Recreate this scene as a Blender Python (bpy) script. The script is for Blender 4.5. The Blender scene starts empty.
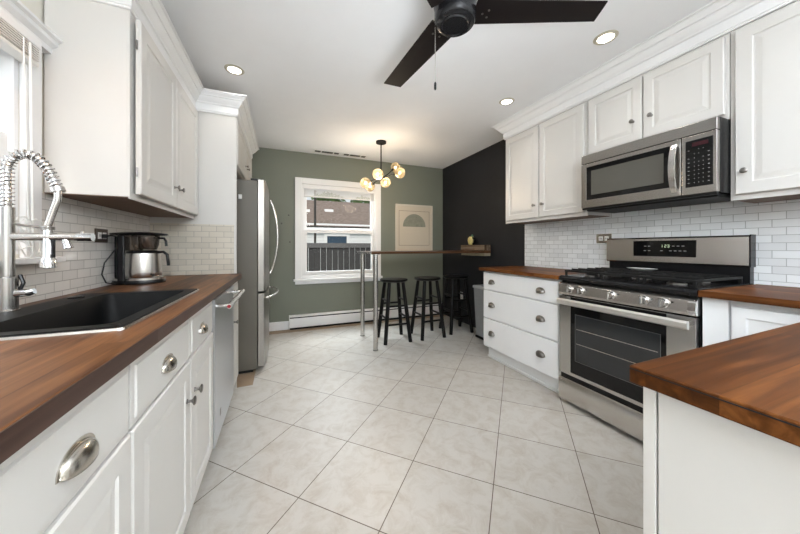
import bpy, bmesh, math, random
from mathutils import Vector, Matrix
random.seed(7)
S = bpy.context.scene
PI = math.pi

# ------------------------------------------------------------ camera, world, lights
cam_d = bpy.data.cameras.new('camera'); cam = bpy.data.objects.new('camera', cam_d)
S.collection.objects.link(cam); S.camera = cam
cam.location = (0, 0, 1.126); cam.rotation_euler = (PI/2, 0, math.radians(-22.32))
cam_d.sensor_width = 36; cam_d.lens = 36*287.5/800; cam_d.shift_y = -20.3/800
cam_d.clip_start = .02; cam_d.clip_end = 200

W = bpy.data.worlds.new('sky'); S.world = W; W.use_nodes = True
bg = W.node_tree.nodes['Background']
bg.inputs[0].default_value = (.92, .96, 1.0, 1); bg.inputs[1].default_value = .9

S.view_settings.view_transform = 'Standard'; S.view_settings.look = 'None'
S.view_settings.gamma = 1; S.view_settings.use_curve_mapping = False
S.view_settings.exposure = -0.03

def area(name, loc, target, sx, sy, power, col, shape='RECTANGLE', spread=None):
    d = bpy.data.lights.new(name, 'AREA'); d.shape = shape; d.size = sx; d.size_y = sy
    d.energy = power; d.color = col
    if spread: d.spread = spread
    o = bpy.data.objects.new(name, d); S.collection.objects.link(o)
    o.location = loc
    o.rotation_euler = (Vector(target)-Vector(loc)).to_track_quat('-Z', 'Y').to_euler()
    return o
sun_d = bpy.data.lights.new('sun', 'SUN'); sun_d.energy = 2.8; sun_d.angle = math.radians(12); sun_d.color = (1, .95, .88)
sun = bpy.data.objects.new('sun', sun_d); S.collection.objects.link(sun)
sun.rotation_euler = (math.radians(48), 0, math.radians(-20))
# added fill lamp behind the camera, no window opening there
area('rear_fill', (.9, -2.9, 1.20), (.9, 2, 1.1), 3.1, 2.1, 14, (.88, .95, 1.0))
# three added fill lamps behind the camera, aimed at ceiling and far room
area('bounce_fill', (.8, -1.1, 1.40), (.8, -.95, 2.43), 2.4, 1.5, 98, (.86, .93, 1.0), spread=math.radians(95))
area('forward_fill', (.25, -1.6, 2.0), (1.0, 3.0, 2.35), 1.2, .6, 38, (.88, .94, 1.0))
area('ceiling_fill', (.4, -.25, 1.0), (.8, 1.5, 2.43), .8, .5, 7, (.90, .95, 1.0), spread=math.radians(75))
# area lamps added outside to boost daylight through the far and sink windows
area('yard_fill', (.79, 5.6, 3.4), (.85, 3.4, .6), 3.0, 1.6, 430, (.90, .96, 1.0))
area('side_fill', (-2.3, 1.0, 1.75), (.6, 1.5, 1.0), 1.9, 1.7, 24, (.93, .97, 1.0))

# ------------------------------------------------------------ materials
def new_mat(name):
    m = bpy.data.materials.new(name); m.use_nodes = True
    nt = m.node_tree; b = nt.nodes['Principled BSDF']
    return m, nt, b
def N(nt, t, **kw):
    n = nt.nodes.new(t)
    for k, v in kw.items():
        if k.startswith('i_'):
            key = k[2:].replace('_', ' ')
            n.inputs[key].default_value = v
        else: setattr(n, k, v)
    return n
def c4(c): return (c[0], c[1], c[2], 1)
def position(nt):
    g = nt.nodes.new('ShaderNodeNewGeometry'); return g.outputs['Position']
def plain(name, col, rough=.5, metal=0, noise=.05, scale=8, bump=.0, bscale=60, spec=None, coat=0):
    m, nt, b = new_mat(name); L = nt.links.new
    p = position(nt)
    n = N(nt, 'ShaderNodeTexNoise'); n.inputs['Scale'].default_value = scale; n.inputs['Detail'].default_value = 4
    L(p, n.inputs['Vector'])
    mx = N(nt, 'ShaderNodeMix', data_type='RGBA')
    mx.inputs[6].default_value = c4([c*(1-noise) for c in col]); mx.inputs[7].default_value = c4([min(1, c*(1+noise)) for c in col])
    L(n.outputs[0], mx.inputs[0]); L(mx.outputs[2], b.inputs['Base Color'])
    b.inputs['Roughness'].default_value = rough; b.inputs['Metallic'].default_value = metal
    if spec is not None: b.inputs['Specular IOR Level'].default_value = spec
    if coat: b.inputs['Coat Weight'].default_value = coat; b.inputs['Coat Roughness'].default_value = .1
    if bump:
        n2 = N(nt, 'ShaderNodeTexNoise'); n2.inputs['Scale'].default_value = bscale; n2.inputs['Detail'].default_value = 3
        L(p, n2.inputs['Vector'])
        bp = N(nt, 'ShaderNodeBump'); bp.inputs['Strength'].default_value = bump; bp.inputs['Distance'].default_value = .002
        L(n2.outputs[0], bp.inputs['Height']); L(bp.outputs[0], b.inputs['Normal'])
    return m
def steel(name, col=(.56, .55, .54), rough=.3, axis='z', stretch=60, metal=1):
    m, nt, b = new_mat(name); L = nt.links.new
    p = position(nt); mp = N(nt, 'ShaderNodeMapping')
    sc = {'x': (2, stretch, stretch), 'y': (stretch, 2, stretch), 'z': (stretch, stretch, 2)}[axis]
    mp.inputs['Scale'].default_value = sc; L(p, mp.inputs['Vector'])
    n = N(nt, 'ShaderNodeTexNoise'); n.inputs['Scale'].default_value = 6; n.inputs['Detail'].default_value = 3; L(mp.outputs[0], n.inputs['Vector'])
    r = N(nt, 'ShaderNodeMapRange'); r.inputs[3].default_value = rough; r.inputs[4].default_value = rough*1.005
    L(n.outputs[0], r.inputs[0]); L(r.outputs[0], b.inputs['Roughness'])
    b.inputs['Base Color'].default_value = c4(col); b.inputs['Metallic'].default_value = metal
    return m
def butcher(name, axis, tones, plank_l=.9, plank_w=.085, rough=.3, seed=0.0):
    """edge-glued wood; axis = grain direction"""
    m, nt, b = new_mat(name); L = nt.links.new
    p = position(nt)
    sep = N(nt, 'ShaderNodeSeparateXYZ'); L(p, sep.inputs[0])
    cb = N(nt, 'ShaderNodeCombineXYZ')
    if axis == 'y': L(sep.outputs[1], cb.inputs[0]); L(sep.outputs[0], cb.inputs[1])
    else: L(sep.outputs[0], cb.inputs[0]); L(sep.outputs[1], cb.inputs[1])
    L(sep.outputs[2], cb.inputs[2])
    off = N(nt, 'ShaderNodeVectorMath', operation='ADD'); off.inputs[1].default_value = (3.37+seed, 5.013, 0); L(cb.outputs[0], off.inputs[0])
    br = N(nt, 'ShaderNodeTexBrick', offset=.37, squash=1)
    br.inputs['Scale'].default_value = 1; br.inputs['Mortar Size'].default_value = .0006; br.inputs['Mortar Smooth'].default_value = 0
    br.inputs['Brick Width'].default_value = plank_l; br.inputs['Row Height'].default_value = plank_w
    br.inputs['Color1'].default_value = (0, 0, 0, 1); br.inputs['Color2'].default_value = (1, 1, 1, 1); br.inputs['Mortar'].default_value = (.2, .2, .2, 1)
    L(off.outputs[0], br.inputs['Vector'])
    mp = N(nt, 'ShaderNodeMapping'); mp.inputs['Scale'].default_value = (2.6, 48, 48); L(off.outputs[0], mp.inputs['Vector'])
    sh = N(nt, 'ShaderNodeVectorMath', operation='MULTIPLY_ADD'); sh.inputs[1].default_value = (7, 9, 3)
    L(br.outputs['Color'], sh.inputs[0]); L(mp.outputs[0], sh.inputs[2])
    n = N(nt, 'ShaderNodeTexNoise'); n.inputs['Scale'].default_value = 1; n.inputs['Detail'].default_value = 6; n.inputs['Distortion'].default_value = .8
    L(sh.outputs[0], n.inputs['Vector'])
    n2 = N(nt, 'ShaderNodeTexNoise'); n2.inputs['Scale'].default_value = 3; n2.inputs['Detail'].default_value = 2
    L(p, n2.inputs['Vector'])
    a1 = N(nt, 'ShaderNodeMath', operation='MULTIPLY'); a1.inputs[1].default_value = .36; L(br.outputs['Color'], a1.inputs[0])
    a2 = N(nt, 'ShaderNodeMath', operation='MULTIPLY_ADD'); a2.inputs[1].default_value = .85; L(n.outputs[0], a2.inputs[0]); L(a1.outputs[0], a2.inputs[2])
    a3 = N(nt, 'ShaderNodeMath', operation='MULTIPLY_ADD'); a3.inputs[1].default_value = .25; L(n2.outputs[0], a3.inputs[0]); L(a2.outputs[0], a3.inputs[2])
    cr = N(nt, 'ShaderNodeValToRGB'); e = cr.color_ramp.elements
    e[0].position = .3; e[0].color = c4(tones[0]); e[1].position = 1.02; e[1].color = c4(tones[2])
    x = e.new(.66); x.color = c4(tones[1])
    L(a3.outputs[0], cr.inputs[0]); L(cr.outputs[0], b.inputs['Base Color'])
    b.inputs['Roughness'].default_value = rough; b.inputs['Specular IOR Level'].default_value = .09
    bp = N(nt, 'ShaderNodeBump'); bp.inputs['Strength'].default_value = .1; bp.inputs['Distance'].default_value = .001
    L(n.outputs[0], bp.inputs['Height']); L(bp.outputs[0], b.inputs['Normal'])
    return m
def subway(name, ucomp, tile, grout, off=(0, 0), tw=.098, th=.0425, rough=.12, var=.07):
    """running-bond glazed tile; ucomp = 0 (x) or 1 (y) is the horizontal direction"""
    m, nt, b = new_mat(name); L = nt.links.new
    p = position(nt); sep = N(nt, 'ShaderNodeSeparateXYZ'); L(p, sep.inputs[0])
    cb = N(nt, 'ShaderNodeCombineXYZ'); L(sep.outputs[ucomp], cb.inputs[0]); L(sep.outputs[2], cb.inputs[1])
    ad = N(nt, 'ShaderNodeVectorMath', operation='ADD'); ad.inputs[1].default_value = (9.8-off[0], .85-off[1], 0); L(cb.outputs[0], ad.inputs[0])
    br = N(nt, 'ShaderNodeTexBrick', offset=.5)
    br.inputs['Scale'].default_value = 1; br.inputs['Mortar Size'].default_value = .0017; br.inputs['Mortar Smooth'].default_value = .3
    br.inputs['Brick Width'].default_value = tw; br.inputs['Row Height'].default_value = th
    br.inputs['Color1'].default_value = c4([c*(1-var) for c in tile]); br.inputs['Color2'].default_value = c4([min(1, c*(1+var)) for c in tile])
    br.inputs['Mortar'].default_value = c4(grout); L(ad.outputs[0], br.inputs['Vector'])
    L(br.outputs['Color'], b.inputs['Base Color'])
    rr = N(nt, 'ShaderNodeMapRange'); rr.inputs[3].default_value = rough; rr.inputs[4].default_value = .8; L(br.outputs['Fac'], rr.inputs[0]); L(rr.outputs[0], b.inputs['Roughness'])
    n = N(nt, 'ShaderNodeTexNoise'); n.inputs['Scale'].default_value = 22; n.inputs['Detail'].default_value = 1; L(p, n.inputs['Vector'])
    h = N(nt, 'ShaderNodeMath', operation='MULTIPLY_ADD'); h.inputs[1].default_value = -1.0; L(br.outputs['Fac'], h.inputs[0]); L(n.outputs[0], h.inputs[2])
    bp = N(nt, 'ShaderNodeBump'); bp.inputs['Strength'].default_value = .5; bp.inputs['Distance'].default_value = .002
    L(h.outputs[0], bp.inputs['Height']); L(bp.outputs[0], b.inputs['Normal'])
    return m
def floor_mat():
    m, nt, b = new_mat('stone look floor tile'); L = nt.links.new
    p = position(nt); a = math.radians(44.313)
    sub = N(nt, 'ShaderNodeVectorMath', operation='SUBTRACT'); sub.inputs[1].default_value = (.920, 1.661, 0); L(p, sub.inputs[0])
    d1 = N(nt, 'ShaderNodeVectorMath', operation='DOT_PRODUCT'); d1.inputs[1].default_value = (math.cos(a), -math.sin(a), 0); L(sub.outputs[0], d1.inputs[0])
    d2 = N(nt, 'ShaderNodeVectorMath', operation='DOT_PRODUCT'); d2.inputs[1].default_value = (-math.sin(a), -math.cos(a), 0); L(sub.outputs[0], d2.inputs[0])
    cb = N(nt, 'ShaderNodeCombineXYZ'); L(d1.outputs['Value'], cb.inputs[0]); L(d2.outputs['Value'], cb.inputs[1])
    off = N(nt, 'ShaderNodeVectorMath', operation='ADD'); off.inputs[1].default_value = (8.06, 8.06, 0); L(cb.outputs[0], off.inputs[0])
    br = N(nt, 'ShaderNodeTexBrick', offset=0); br.inputs['Scale'].default_value = 1
    br.inputs['Brick Width'].default_value = .403; br.inputs['Row Height'].default_value = .403
    br.inputs['Mortar Size'].default_value = .0021; br.inputs['Mortar Smooth'].default_value = .1
    br.inputs['Color1'].default_value = (.96, .96, .96, 1); br.inputs['Color2'].default_value = (1.04, 1.04, 1.04, 1); br.inputs['Mortar'].default_value = (1, 1, 1, 1)
    L(off.outputs[0], br.inputs['Vector'])
    n = N(nt, 'ShaderNodeTexNoise'); n.inputs['Scale'].default_value = 11; n.inputs['Detail'].default_value = 12; n.inputs['Roughness'].default_value = .72; n.inputs['Distortion'].default_value = .6
    L(p, n.inputs['Vector'])
    cr = N(nt, 'ShaderNodeValToRGB'); e = cr.color_ramp.elements
    e[0].position = .34; e[0].color = (.45, .408, .355, 1); e[1].position = .56; e[1].color = (.54, .515, .475, 1)
    L(n.outputs[0], cr.inputs[0])
    mul = N(nt, 'ShaderNodeMix', data_type='RGBA', blend_type='MULTIPLY'); mul.inputs[0].default_value = 1
    L(cr.outputs[0], mul.inputs[6]); L(br.outputs['Color'], mul.inputs[7])
    gr = N(nt, 'ShaderNodeMix', data_type='RGBA'); gr.inputs[7].default_value = (.105, .075, .055, 1)
    L(br.outputs['Fac'], gr.inputs[0]); L(mul.outputs[2], gr.inputs[6])
    L(gr.outputs[2], b.inputs['Base Color'])
    rr = N(nt, 'ShaderNodeMapRange'); rr.inputs[3].default_value = .30; rr.inputs[4].default_value = .46; L(n.outputs[0], rr.inputs[0]); L(rr.outputs[0], b.inputs['Roughness'])
    hh = N(nt, 'ShaderNodeMath', operation='MULTIPLY_ADD'); hh.inputs[1].default_value = -1.2; L(br.outputs['Fac'], hh.inputs[0]); L(n.outputs[0], hh.inputs[2])
    bp = N(nt, 'ShaderNodeBump'); bp.inputs['Strength'].default_value = .2; bp.inputs['Distance'].default_value = .002
    L(hh.outputs[0], bp.inputs['Height']); L(bp.outputs[0], b.inputs['Normal'])
    return m
def emit(name, col, strength):
    m, nt, b = new_mat(name)
    b.inputs['Base Color'].default_value = (.8, .8, .8, 1)
    b.inputs['Emission Color'].default_value = c4(col); b.inputs['Emission Strength'].default_value = strength
    return m
def glass(name, tint=(.95, .97, .96), gloss=.12, rough=.02):
    m, nt, b = new_mat(name); nt.nodes.remove(b); L = nt.links.new
    t = N(nt, 'ShaderNodeBsdfTransparent'); t.inputs[0].default_value = c4(tint)
    g = N(nt, 'ShaderNodeBsdfGlossy'); g.inputs['Roughness'].default_value = rough
    f = N(nt, 'ShaderNodeLayerWeight'); f.inputs[0].default_value = .35
    k = N(nt, 'ShaderNodeMath', operation='MULTIPLY'); k.inputs[1].default_value = gloss*4; L(f.outputs['Fresnel'], k.inputs[0])
    mx = N(nt, 'ShaderNodeMixShader'); L(k.outputs[0], mx.inputs[0]); L(t.outputs[0], mx.inputs[1]); L(g.outputs[0], mx.inputs[2])
    L(mx.outputs[0], nt.nodes['Material Output'].inputs[0])
    return m

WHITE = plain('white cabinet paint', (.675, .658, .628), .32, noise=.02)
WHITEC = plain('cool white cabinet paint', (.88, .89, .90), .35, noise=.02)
CREAM = plain('cream wall paint', (.80, .77, .70), .6, noise=.02, bump=.1)
TRIM = plain('white trim paint', (.85, .85, .85), .35, noise=.02)
CEIL = plain('ceiling paint', (.90, .91, .92), .8, noise=.02, bump=.05)
SAGE = plain('sage green wall paint', (.185, .198, .158), .55, noise=.05, scale=3, bump=.12)
BLACKW = plain('chalkboard black wall', (.013, .0135, .0165), .55, noise=.5, scale=2.5, bump=.1, spec=.3)
FLOOR = floor_mat()
TAN = plain('tan vinyl floor strip', (.33, .24, .16), .5, noise=.2, scale=14)
WOODL = butcher('walnut butcher block left', 'y', ((.014, .005, .002), (.078, .030, .011), (.23, .105, .042)), .55, .075, .36)
WOODR = butcher('walnut butcher block right', 'y', ((.018, .006, .002), (.090, .030, .009), (.22, .082, .024)), .8, .075, .42, 1.3)
WOODP = butcher('walnut butcher block peninsula', 'x', ((.016, .005, .0015), (.080, .026, .006), (.185, .066, .016)), 1.1, .09, .45, .6)
EDGE = butcher('walnut counter edge', 'y', ((.035, .018, .013), (.075, .043, .033), (.12, .08, .066)), .9, .2, .35, .2)
TABLEW = butcher('dark brown bar top wood', 'x', ((.015, .007, .004), (.055, .024, .012), (.12, .06, .03)), 1.4, .12, .35, 2)
RUSTIC = butcher('rustic barn wood', 'y', ((.015, .010, .007), (.085, .052, .034), (.26, .20, .14)), .35, .03, .7, 2.4)
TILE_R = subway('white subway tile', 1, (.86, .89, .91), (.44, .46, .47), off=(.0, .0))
TILE_L = subway('shaded left subway tile', 1, (.77, .74, .70), (.38, .36, .33), off=(.05, .0))  # same tile as on the right, left-side shade put into its colour
TILE_B = subway('shaded panel subway tile', 0, (.66, .61, .52), (.36, .33, .29), off=(.02, .01))  # darker copy of the tile, shade included in the colour
STEELM = steel('microwave brushed steel', (.40, .385, .365), .27, 'y', 25)
STEELF = steel('refrigerator door steel', (.36, .345, .32), .3, 'z', 25)
SATIN = plain('satin steel', (.80, .79, .77), .38, 1, noise=.01)
STEEL = steel('brushed steel', (.66, .635, .61), .27, 'y', 25)
STEELV = steel('vertical brushed steel', (.55, .54, .525), .25, 'z', 25)
STEELD = steel('dishwasher steel', (.60, .62, .66), .3, 'z')
CHROME = plain('chrome', (.78, .78, .78), .1, 1, noise=.01)
NICKEL = plain('brushed nickel', (.58, .55, .50), .24, 1, noise=.02)
PEWTER = plain('dark pewter knob', (.26, .245, .23), .3, 1, noise=.03)
BLACK = plain('black enamel', (.009, .009, .010), .25, noise=.1, spec=.3)
BLACKM = plain('matte black iron', (.009, .009, .009), .55, noise=.2, spec=.25)
BLACKG = plain('black glass', (.006, .006, .0065), .06, noise=.05, spec=.35)
OVENG = plain('oven window glass', (.028, .030, .032), .08, noise=.25, scale=3)
MICROG = plain('microwave window mesh', (.10, .096, .082), .12, noise=.06)
DARKGREY = plain('dark grey fridge side', (.135, .122, .098), .42, noise=.05)
SINKM = plain('black granite composite', (.005, .0055, .006), .5, noise=.4, scale=300, spec=.15)
STOOLM = plain('black stool lacquer', (.005, .0045, .0045), .35, noise=.1, spec=.22)
FANM = plain('dark brown fan blade', (.008, .0055, .0055), .5, noise=.3, scale=5, spec=.2)
BRONZE = plain('oil rubbed bronze plate', (.06, .04, .03), .35, .6, noise=.1)
PLASTICW = plain('white plastic', (.8, .8, .78), .4, noise=.02)
RUBBER = plain('black rubber', (.01, .01, .01), .5, noise=.1)
RED = plain('red badge', (.22, .006, .012), .3, noise=.05)
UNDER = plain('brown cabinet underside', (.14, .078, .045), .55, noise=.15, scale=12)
CANL = emit('lit lamp lens', (1, .93, .82), 9)
BULB = emit('warm filament bulb', (1, .74, .38), 10)
DIGIT = emit('green display digits', (.55, .8, .3), .9)
LEGEND = plain('printed key legend', (.42, .42, .40), .5, noise=.02)
REDW = plain('dark display window', (.035, .008, .011), .2, noise=.1)
PANE = glass('window pane', (.97, .98, .98), .008)
GLOBE = glass('clear amber globe', (.99, .93, .82), .2)
_nt = GLOBE.node_tree; _tr = _nt.nodes.new('ShaderNodeBsdfTranslucent'); _tr.inputs[0].default_value = (.95, .82, .62, 1)
_mx = _nt.nodes.new('ShaderNodeMixShader'); _mx.inputs[0].default_value = .38; _out = _nt.nodes['Material Output']
_nt.links.new(_out.inputs[0].links[0].from_socket, _mx.inputs[1]); _nt.links.new(_tr.outputs[0], _mx.inputs[2]); _nt.links.new(_mx.outputs[0], _out.inputs[0])
CARAFE = glass('clear coffee glass', (.55, .52, .50), .2)
SLAT = plain('white blind slat', (.82, .80, .76), .45, noise=.03)
PAPER = plain('cream art print', (.60, .53, .42), .7, noise=.03)
FRAMEW = plain('whitewashed picture frame', (.62, .565, .47), .55, noise=.06, scale=20)
ARCHM = plain('grey green arch print', (.25, .255, .20), .7, noise=.35, scale=30)
LINEM = plain('thin brown print line', (.25, .19, .14), .7, noise=.05)
MESHG = plain('grey bin plastic', (.30, .31, .32), .45, noise=.12, scale=40)
FENCEM = plain('weathered grey fence wood', (.019, .017, .016), .85, noise=.6, scale=9)
GRASS = plain('backyard grass', (.08, .12, .04), .9, noise=.4, scale=10, bump=.5)
SIDING = plain('white lap siding', (.85, .86, .87), .6, noise=.03)
ROOFM = plain('asphalt shingle', (.20, .155, .13), .95, noise=.75, scale=9, bump=.6, bscale=25)
LEAF = plain('tree leaves', (.07, .12, .035), .7, noise=.5, scale=3)
BARK = plain('tree bark', (.09, .07, .05), .9, noise=.3, scale=20)
WINBLUE = plain('dark blue house window', (.03, .06, .10), .1, noise=.1)
YELLOWC = plain('yellow glazed ceramic', (.62, .52, .20), .3, noise=.35, scale=60)
GREENC = plain('green glazed ceramic', (.10, .22, .12), .3, noise=.3, scale=50)

# ------------------------------------------------------------ mesh helpers
class MB:
    def __init__(s): s.b = bmesh.new()
    def box(s, x0, x1, y0, y1, z0, z1):
        v = [s.b.verts.new(p) for p in ((x0,y0,z0),(x1,y0,z0),(x1,y1,z0),(x0,y1,z0),(x0,y0,z1),(x1,y0,z1),(x1,y1,z1),(x0,y1,z1))]
        for f in ((0,3,2,1),(4,5,6,7),(0,1,5,4),(1,2,6,5),(2,3,7,6),(3,0,4,7)): s.b.faces.new([v[i] for i in f])
        return s
    def rings(s, rings, cap0=True, cap1=True):
        R = [[s.b.verts.new(p) for p in r] for r in rings]
        n = len(R[0])
        for a, b in zip(R, R[1:]):
            for i in range(n): s.b.faces.new((a[i], a[(i+1) % n], b[(i+1) % n], b[i]))
        if cap0: s.b.faces.new(R[0][::-1])
        if cap1: s.b.faces.new(R[-1])
        return s
    def lathe(s, prof, o=(0,0,0), d=(0,0,1), n=20, cap=True):
        d = Vector(d).normalized(); q = d.to_track_quat('Z', 'Y'); o = Vector(o)
        rg = []
        for r, h in prof:
            r = max(r, .00002)
            rg.append([o + q @ Vector((r*math.cos(2*PI*i/n), r*math.sin(2*PI*i/n), h)) for i in range(n)])
        return s.rings(rg, cap, cap)
    def cyl(s, a, b, r, r2=None, n=14):
        a = Vector(a); b = Vector(b)
        return s.lathe([(r, 0), (r if r2 is None else r2, (b-a).length)], a, b-a, n)
    def tube(s, pts, r, n=10, cap=True):
        pts = [Vector(p) for p in pts]; rg = []
        up = None
        for i, p in enumerate(pts):
            t = (pts[min(i+1, len(pts)-1)] - pts[max(i-1, 0)]).normalized()
            if up is None: up = t.orthogonal().normalized()
            up = (up - t*up.dot(t)); up = up.normalized() if up.length > 1e-6 else t.orthogonal().normalized()
            w = t.cross(up); rr = r[i] if isinstance(r, (list, tuple)) else r
            rg.append([p + rr*(math.cos(2*PI*k/n)*up + math.sin(2*PI*k/n)*w) for k in range(n)])
        return s.rings(rg, cap, cap)
    def prism(s, pts, axis, a0, a1):
        """2-D outline extruded along axis; pts are the other two coordinates in xyz order"""
        def P(p, a): return {'x': (a, p[0], p[1]), 'y': (p[0], a, p[1]), 'z': (p[0], p[1], a)}[axis]
        return s.rings([[P(p, a0) for p in pts], [P(p, a1) for p in pts]])
    def grid(s, axis, us, vs, holes, a0, a1):
        """slab with rectangular holes (cell indices in `holes`), shared vertices"""
        def P(u, v, a): return {'x': (a, u, v), 'y': (u, a, v), 'z': (u, v, a)}[axis]
        V = {}
        def g(i, j, k):
            if (i, j, k) not in V: V[i, j, k] = s.b.verts.new(P(us[i], vs[j], (a0, a1)[k]))
            return V[i, j, k]
        nu, nv = len(us)-1, len(vs)-1
        full = lambda i, j: 0 <= i < nu and 0 <= j < nv and (i, j) not in holes
        for i in range(nu):
            for j in range(nv):
                if not full(i, j): continue
                for k in (0, 1): s.b.faces.new((g(i,j,k), g(i+1,j,k), g(i+1,j+1,k), g(i,j+1,k)))
                for di, dj, e in ((-1,0,((i,j),(i,j+1))),(1,0,((i+1,j),(i+1,j+1))),(0,-1,((i,j),(i+1,j))),(0,1,((i,j+1),(i+1,j+1)))):
                    if not full(i+di, j+dj):
                        (p, q), (r_, t) = e
                        s.b.faces.new((g(p,q,0), g(r_,t,0), g(r_,t,1), g(p,q,1)))
        return s
    def front(s, xf, sg, y0, y1, z0, z1, th=.02, w=.055, style='raised'):
        """a cabinet door or drawer front whose outer face is at xf and looks along sg*x"""
        if style == 'raised': prof = [(0, th), (0, .004), (.004, 0), (w, 0), (w+.004, .005), (w+.012, .005), (w+.034, .001)]
        elif style == 'flatpanel': prof = [(0, th), (0, .004), (.004, 0), (w, 0), (w+.006, .008), (w+.006, .008)]
        elif style == 'slabedge': prof = [(0, th), (0, .006), (.004, .005), (.016, .004), (.019, 0)]
        else: prof = [(0, th), (0, .003), (.003, 0)]
        rg = []
        for ins, dep in prof:
            x = xf - sg*dep
            rg.append([(x, y0+ins, z0+ins), (x, y1-ins, z0+ins), (x, y1-ins, z1-ins), (x, y0+ins, z1-ins)])
        return s.rings(rg)
    def uvsphere(s, c, r, n=16, m=10, sc=(1,1,1)):
        c = Vector(c)
        rg = []
        for j in range(m+1):
            t = PI*j/m; rr = max(math.sin(t), .0005)*r
            rg.append([c + Vector((rr*math.cos(2*PI*i/n)*sc[0], rr*math.sin(2*PI*i/n)*sc[1], -r*math.cos(t)*sc[2])) for i in range(n)])
        return s.rings(rg)

def origin_of(o):
    p = Vector((0, 0, 0))
    while o: p += Vector(o.location); o = o.parent
    return p
def part(name, m, mat, parent=None, bevel=0, smooth=False, label=None, seg=2):
    bmesh.ops.recalc_face_normals(m.b, faces=m.b.faces)
    me = bpy.data.meshes.new(name)
    off = origin_of(parent) if parent else Vector((0, 0, 0))
    if off.length > 0: bmesh.ops.translate(m.b, verts=m.b.verts, vec=-off)
    m.b.to_mesh(me); m.b.free()
    o = bpy.data.objects.new(name, me); S.collection.objects.link(o)
    for mt in (mat if isinstance(mat, (list, tuple)) else [mat]): me.materials.append(mt)
    if smooth:
        for p in me.polygons: p.use_smooth = True
        try: me.set_sharp_from_angle(angle=math.radians(40))
        except Exception: pass
    if bevel:
        b = o.modifiers.new('bevel', 'BEVEL'); b.width = bevel; b.segments = seg; b.limit_method = 'ANGLE'; b.angle_limit = math.radians(35)
    if parent: o.parent = parent
    if label: o['label'] = label
    return o
def thing(name, label, cat, loc=(0, 0, 0), group=None, kind=None):
    o = bpy.data.objects.new(name, None); S.collection.objects.link(o)
    o.location = loc; o.empty_display_size = .1
    o['label'] = label; o['category'] = cat
    if group: o['group'] = group
    if kind: o['kind'] = kind
    return o
def tag(o, label, cat, group=None, kind=None):
    o['label'] = label; o['category'] = cat
    if group: o['group'] = group
    if kind: o['kind'] = kind
    return o
def struct(name, m, mat, parent=None, label=None, cat=None, **k):
    o = part(name, m, mat, parent, **k)
    if not parent:
        o['kind'] = 'structure'; o['label'] = label or name.replace('_', ' '); o['category'] = cat or name.split('_')[0]
    return o
def copy_tree(o, parent=None):
    c = o.copy(); S.collection.objects.link(c)
    if parent: c.parent = parent
    for ch in list(o.children): copy_tree(ch, c)
    return c

# ------------------------------------------------------------ room shell
H = 2.434; XL = -.89; XR = 2.50; YB = 4.20; YR = -3.0
struct('floor', MB().box(XL-.12, XR+.12, YR-.12, YB+.12, -.06, 0), FLOOR, label='diagonal beige stone-look floor tiles with dark grout', cat='floor')
o = struct('trim_1', MB().box(-.30, XR-.02, 4.04, 4.18, 0, .0015), TAN, label='tan floor strip along the green wall', cat='floor strip')
o = struct('trim_2', MB().box(-.86, -.22, 2.62, 3.86, 0, .0015), TAN, label='tan floor patch under the refrigerator', cat='floor strip')
struct('ceiling', MB().box(XL-.12, XR+.12, YR-.12, YB+.12, H, H+.08), CEIL, label='smooth white ceiling with recessed lights', cat='ceiling')
# far green wall with its window opening
WX0, WX1, WZ0, WZ1 = .25, 1.335, .70, 2.0
struct('wall_back', MB().grid('y', [XL-.12, WX0, WX1, XR+.12], [0, WZ0, WZ1, H], {(1, 1)}, YB, YB+.14), SAGE, label='sage green far wall with double-hung window', cat='wall')
wb = bpy.data.objects['wall_back']
for x, z in ((.085, 1.555), (-.005, 1.44), (.10, 1.19)):
    part('screw_anchor', MB().cyl((x, YB-.004, z), (x, YB, z), .008, n=10), BLACKM, wb)
# left wall with the sink window opening
LY0, LY1, LZ0, LZ1 = .44, 1.50, 1.10, 1.90
wl = struct('wall_left', MB().grid('x', [YR-.12, LY0, LY1, YB], [0, LZ0, LZ1, H], {(1, 1)}, XL-.12, XL), CREAM, label='cream left wall behind sink and upper cabinet', cat='wall')
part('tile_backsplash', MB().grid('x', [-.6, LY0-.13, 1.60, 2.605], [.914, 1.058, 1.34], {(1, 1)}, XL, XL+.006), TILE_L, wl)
struct('wall_front', MB().box(XL-.12, XR+.12, YR-.12, YR, 0, H), CREAM, label='cream wall behind the camera', cat='wall')
wr = struct('wall_right', MB().box(XR, XR+.12, YR-.12, 2.429, 0, H), CREAM, label='right wall behind range and cabinets', cat='wall')
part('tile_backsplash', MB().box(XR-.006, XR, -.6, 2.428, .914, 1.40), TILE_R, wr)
struct('wall_right_far', MB().box(XR, XR+.12, 2.429, YB, 0, H), BLACKW, label='matte black accent wall in the breakfast corner', cat='wall')
struct('baseboard_right', MB().box(XR-.014, XR, 2.45, YB-.02, 0, .10), BLACKW, label='black baseboard on the black wall', cat='baseboard', bevel=.003)
struct('baseboard_back', MB().box(-.60, .085, YB-.014, YB, 0, .115), TRIM, label='short white baseboard on green wall left of heater', cat='baseboard', bevel=.004)

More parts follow.
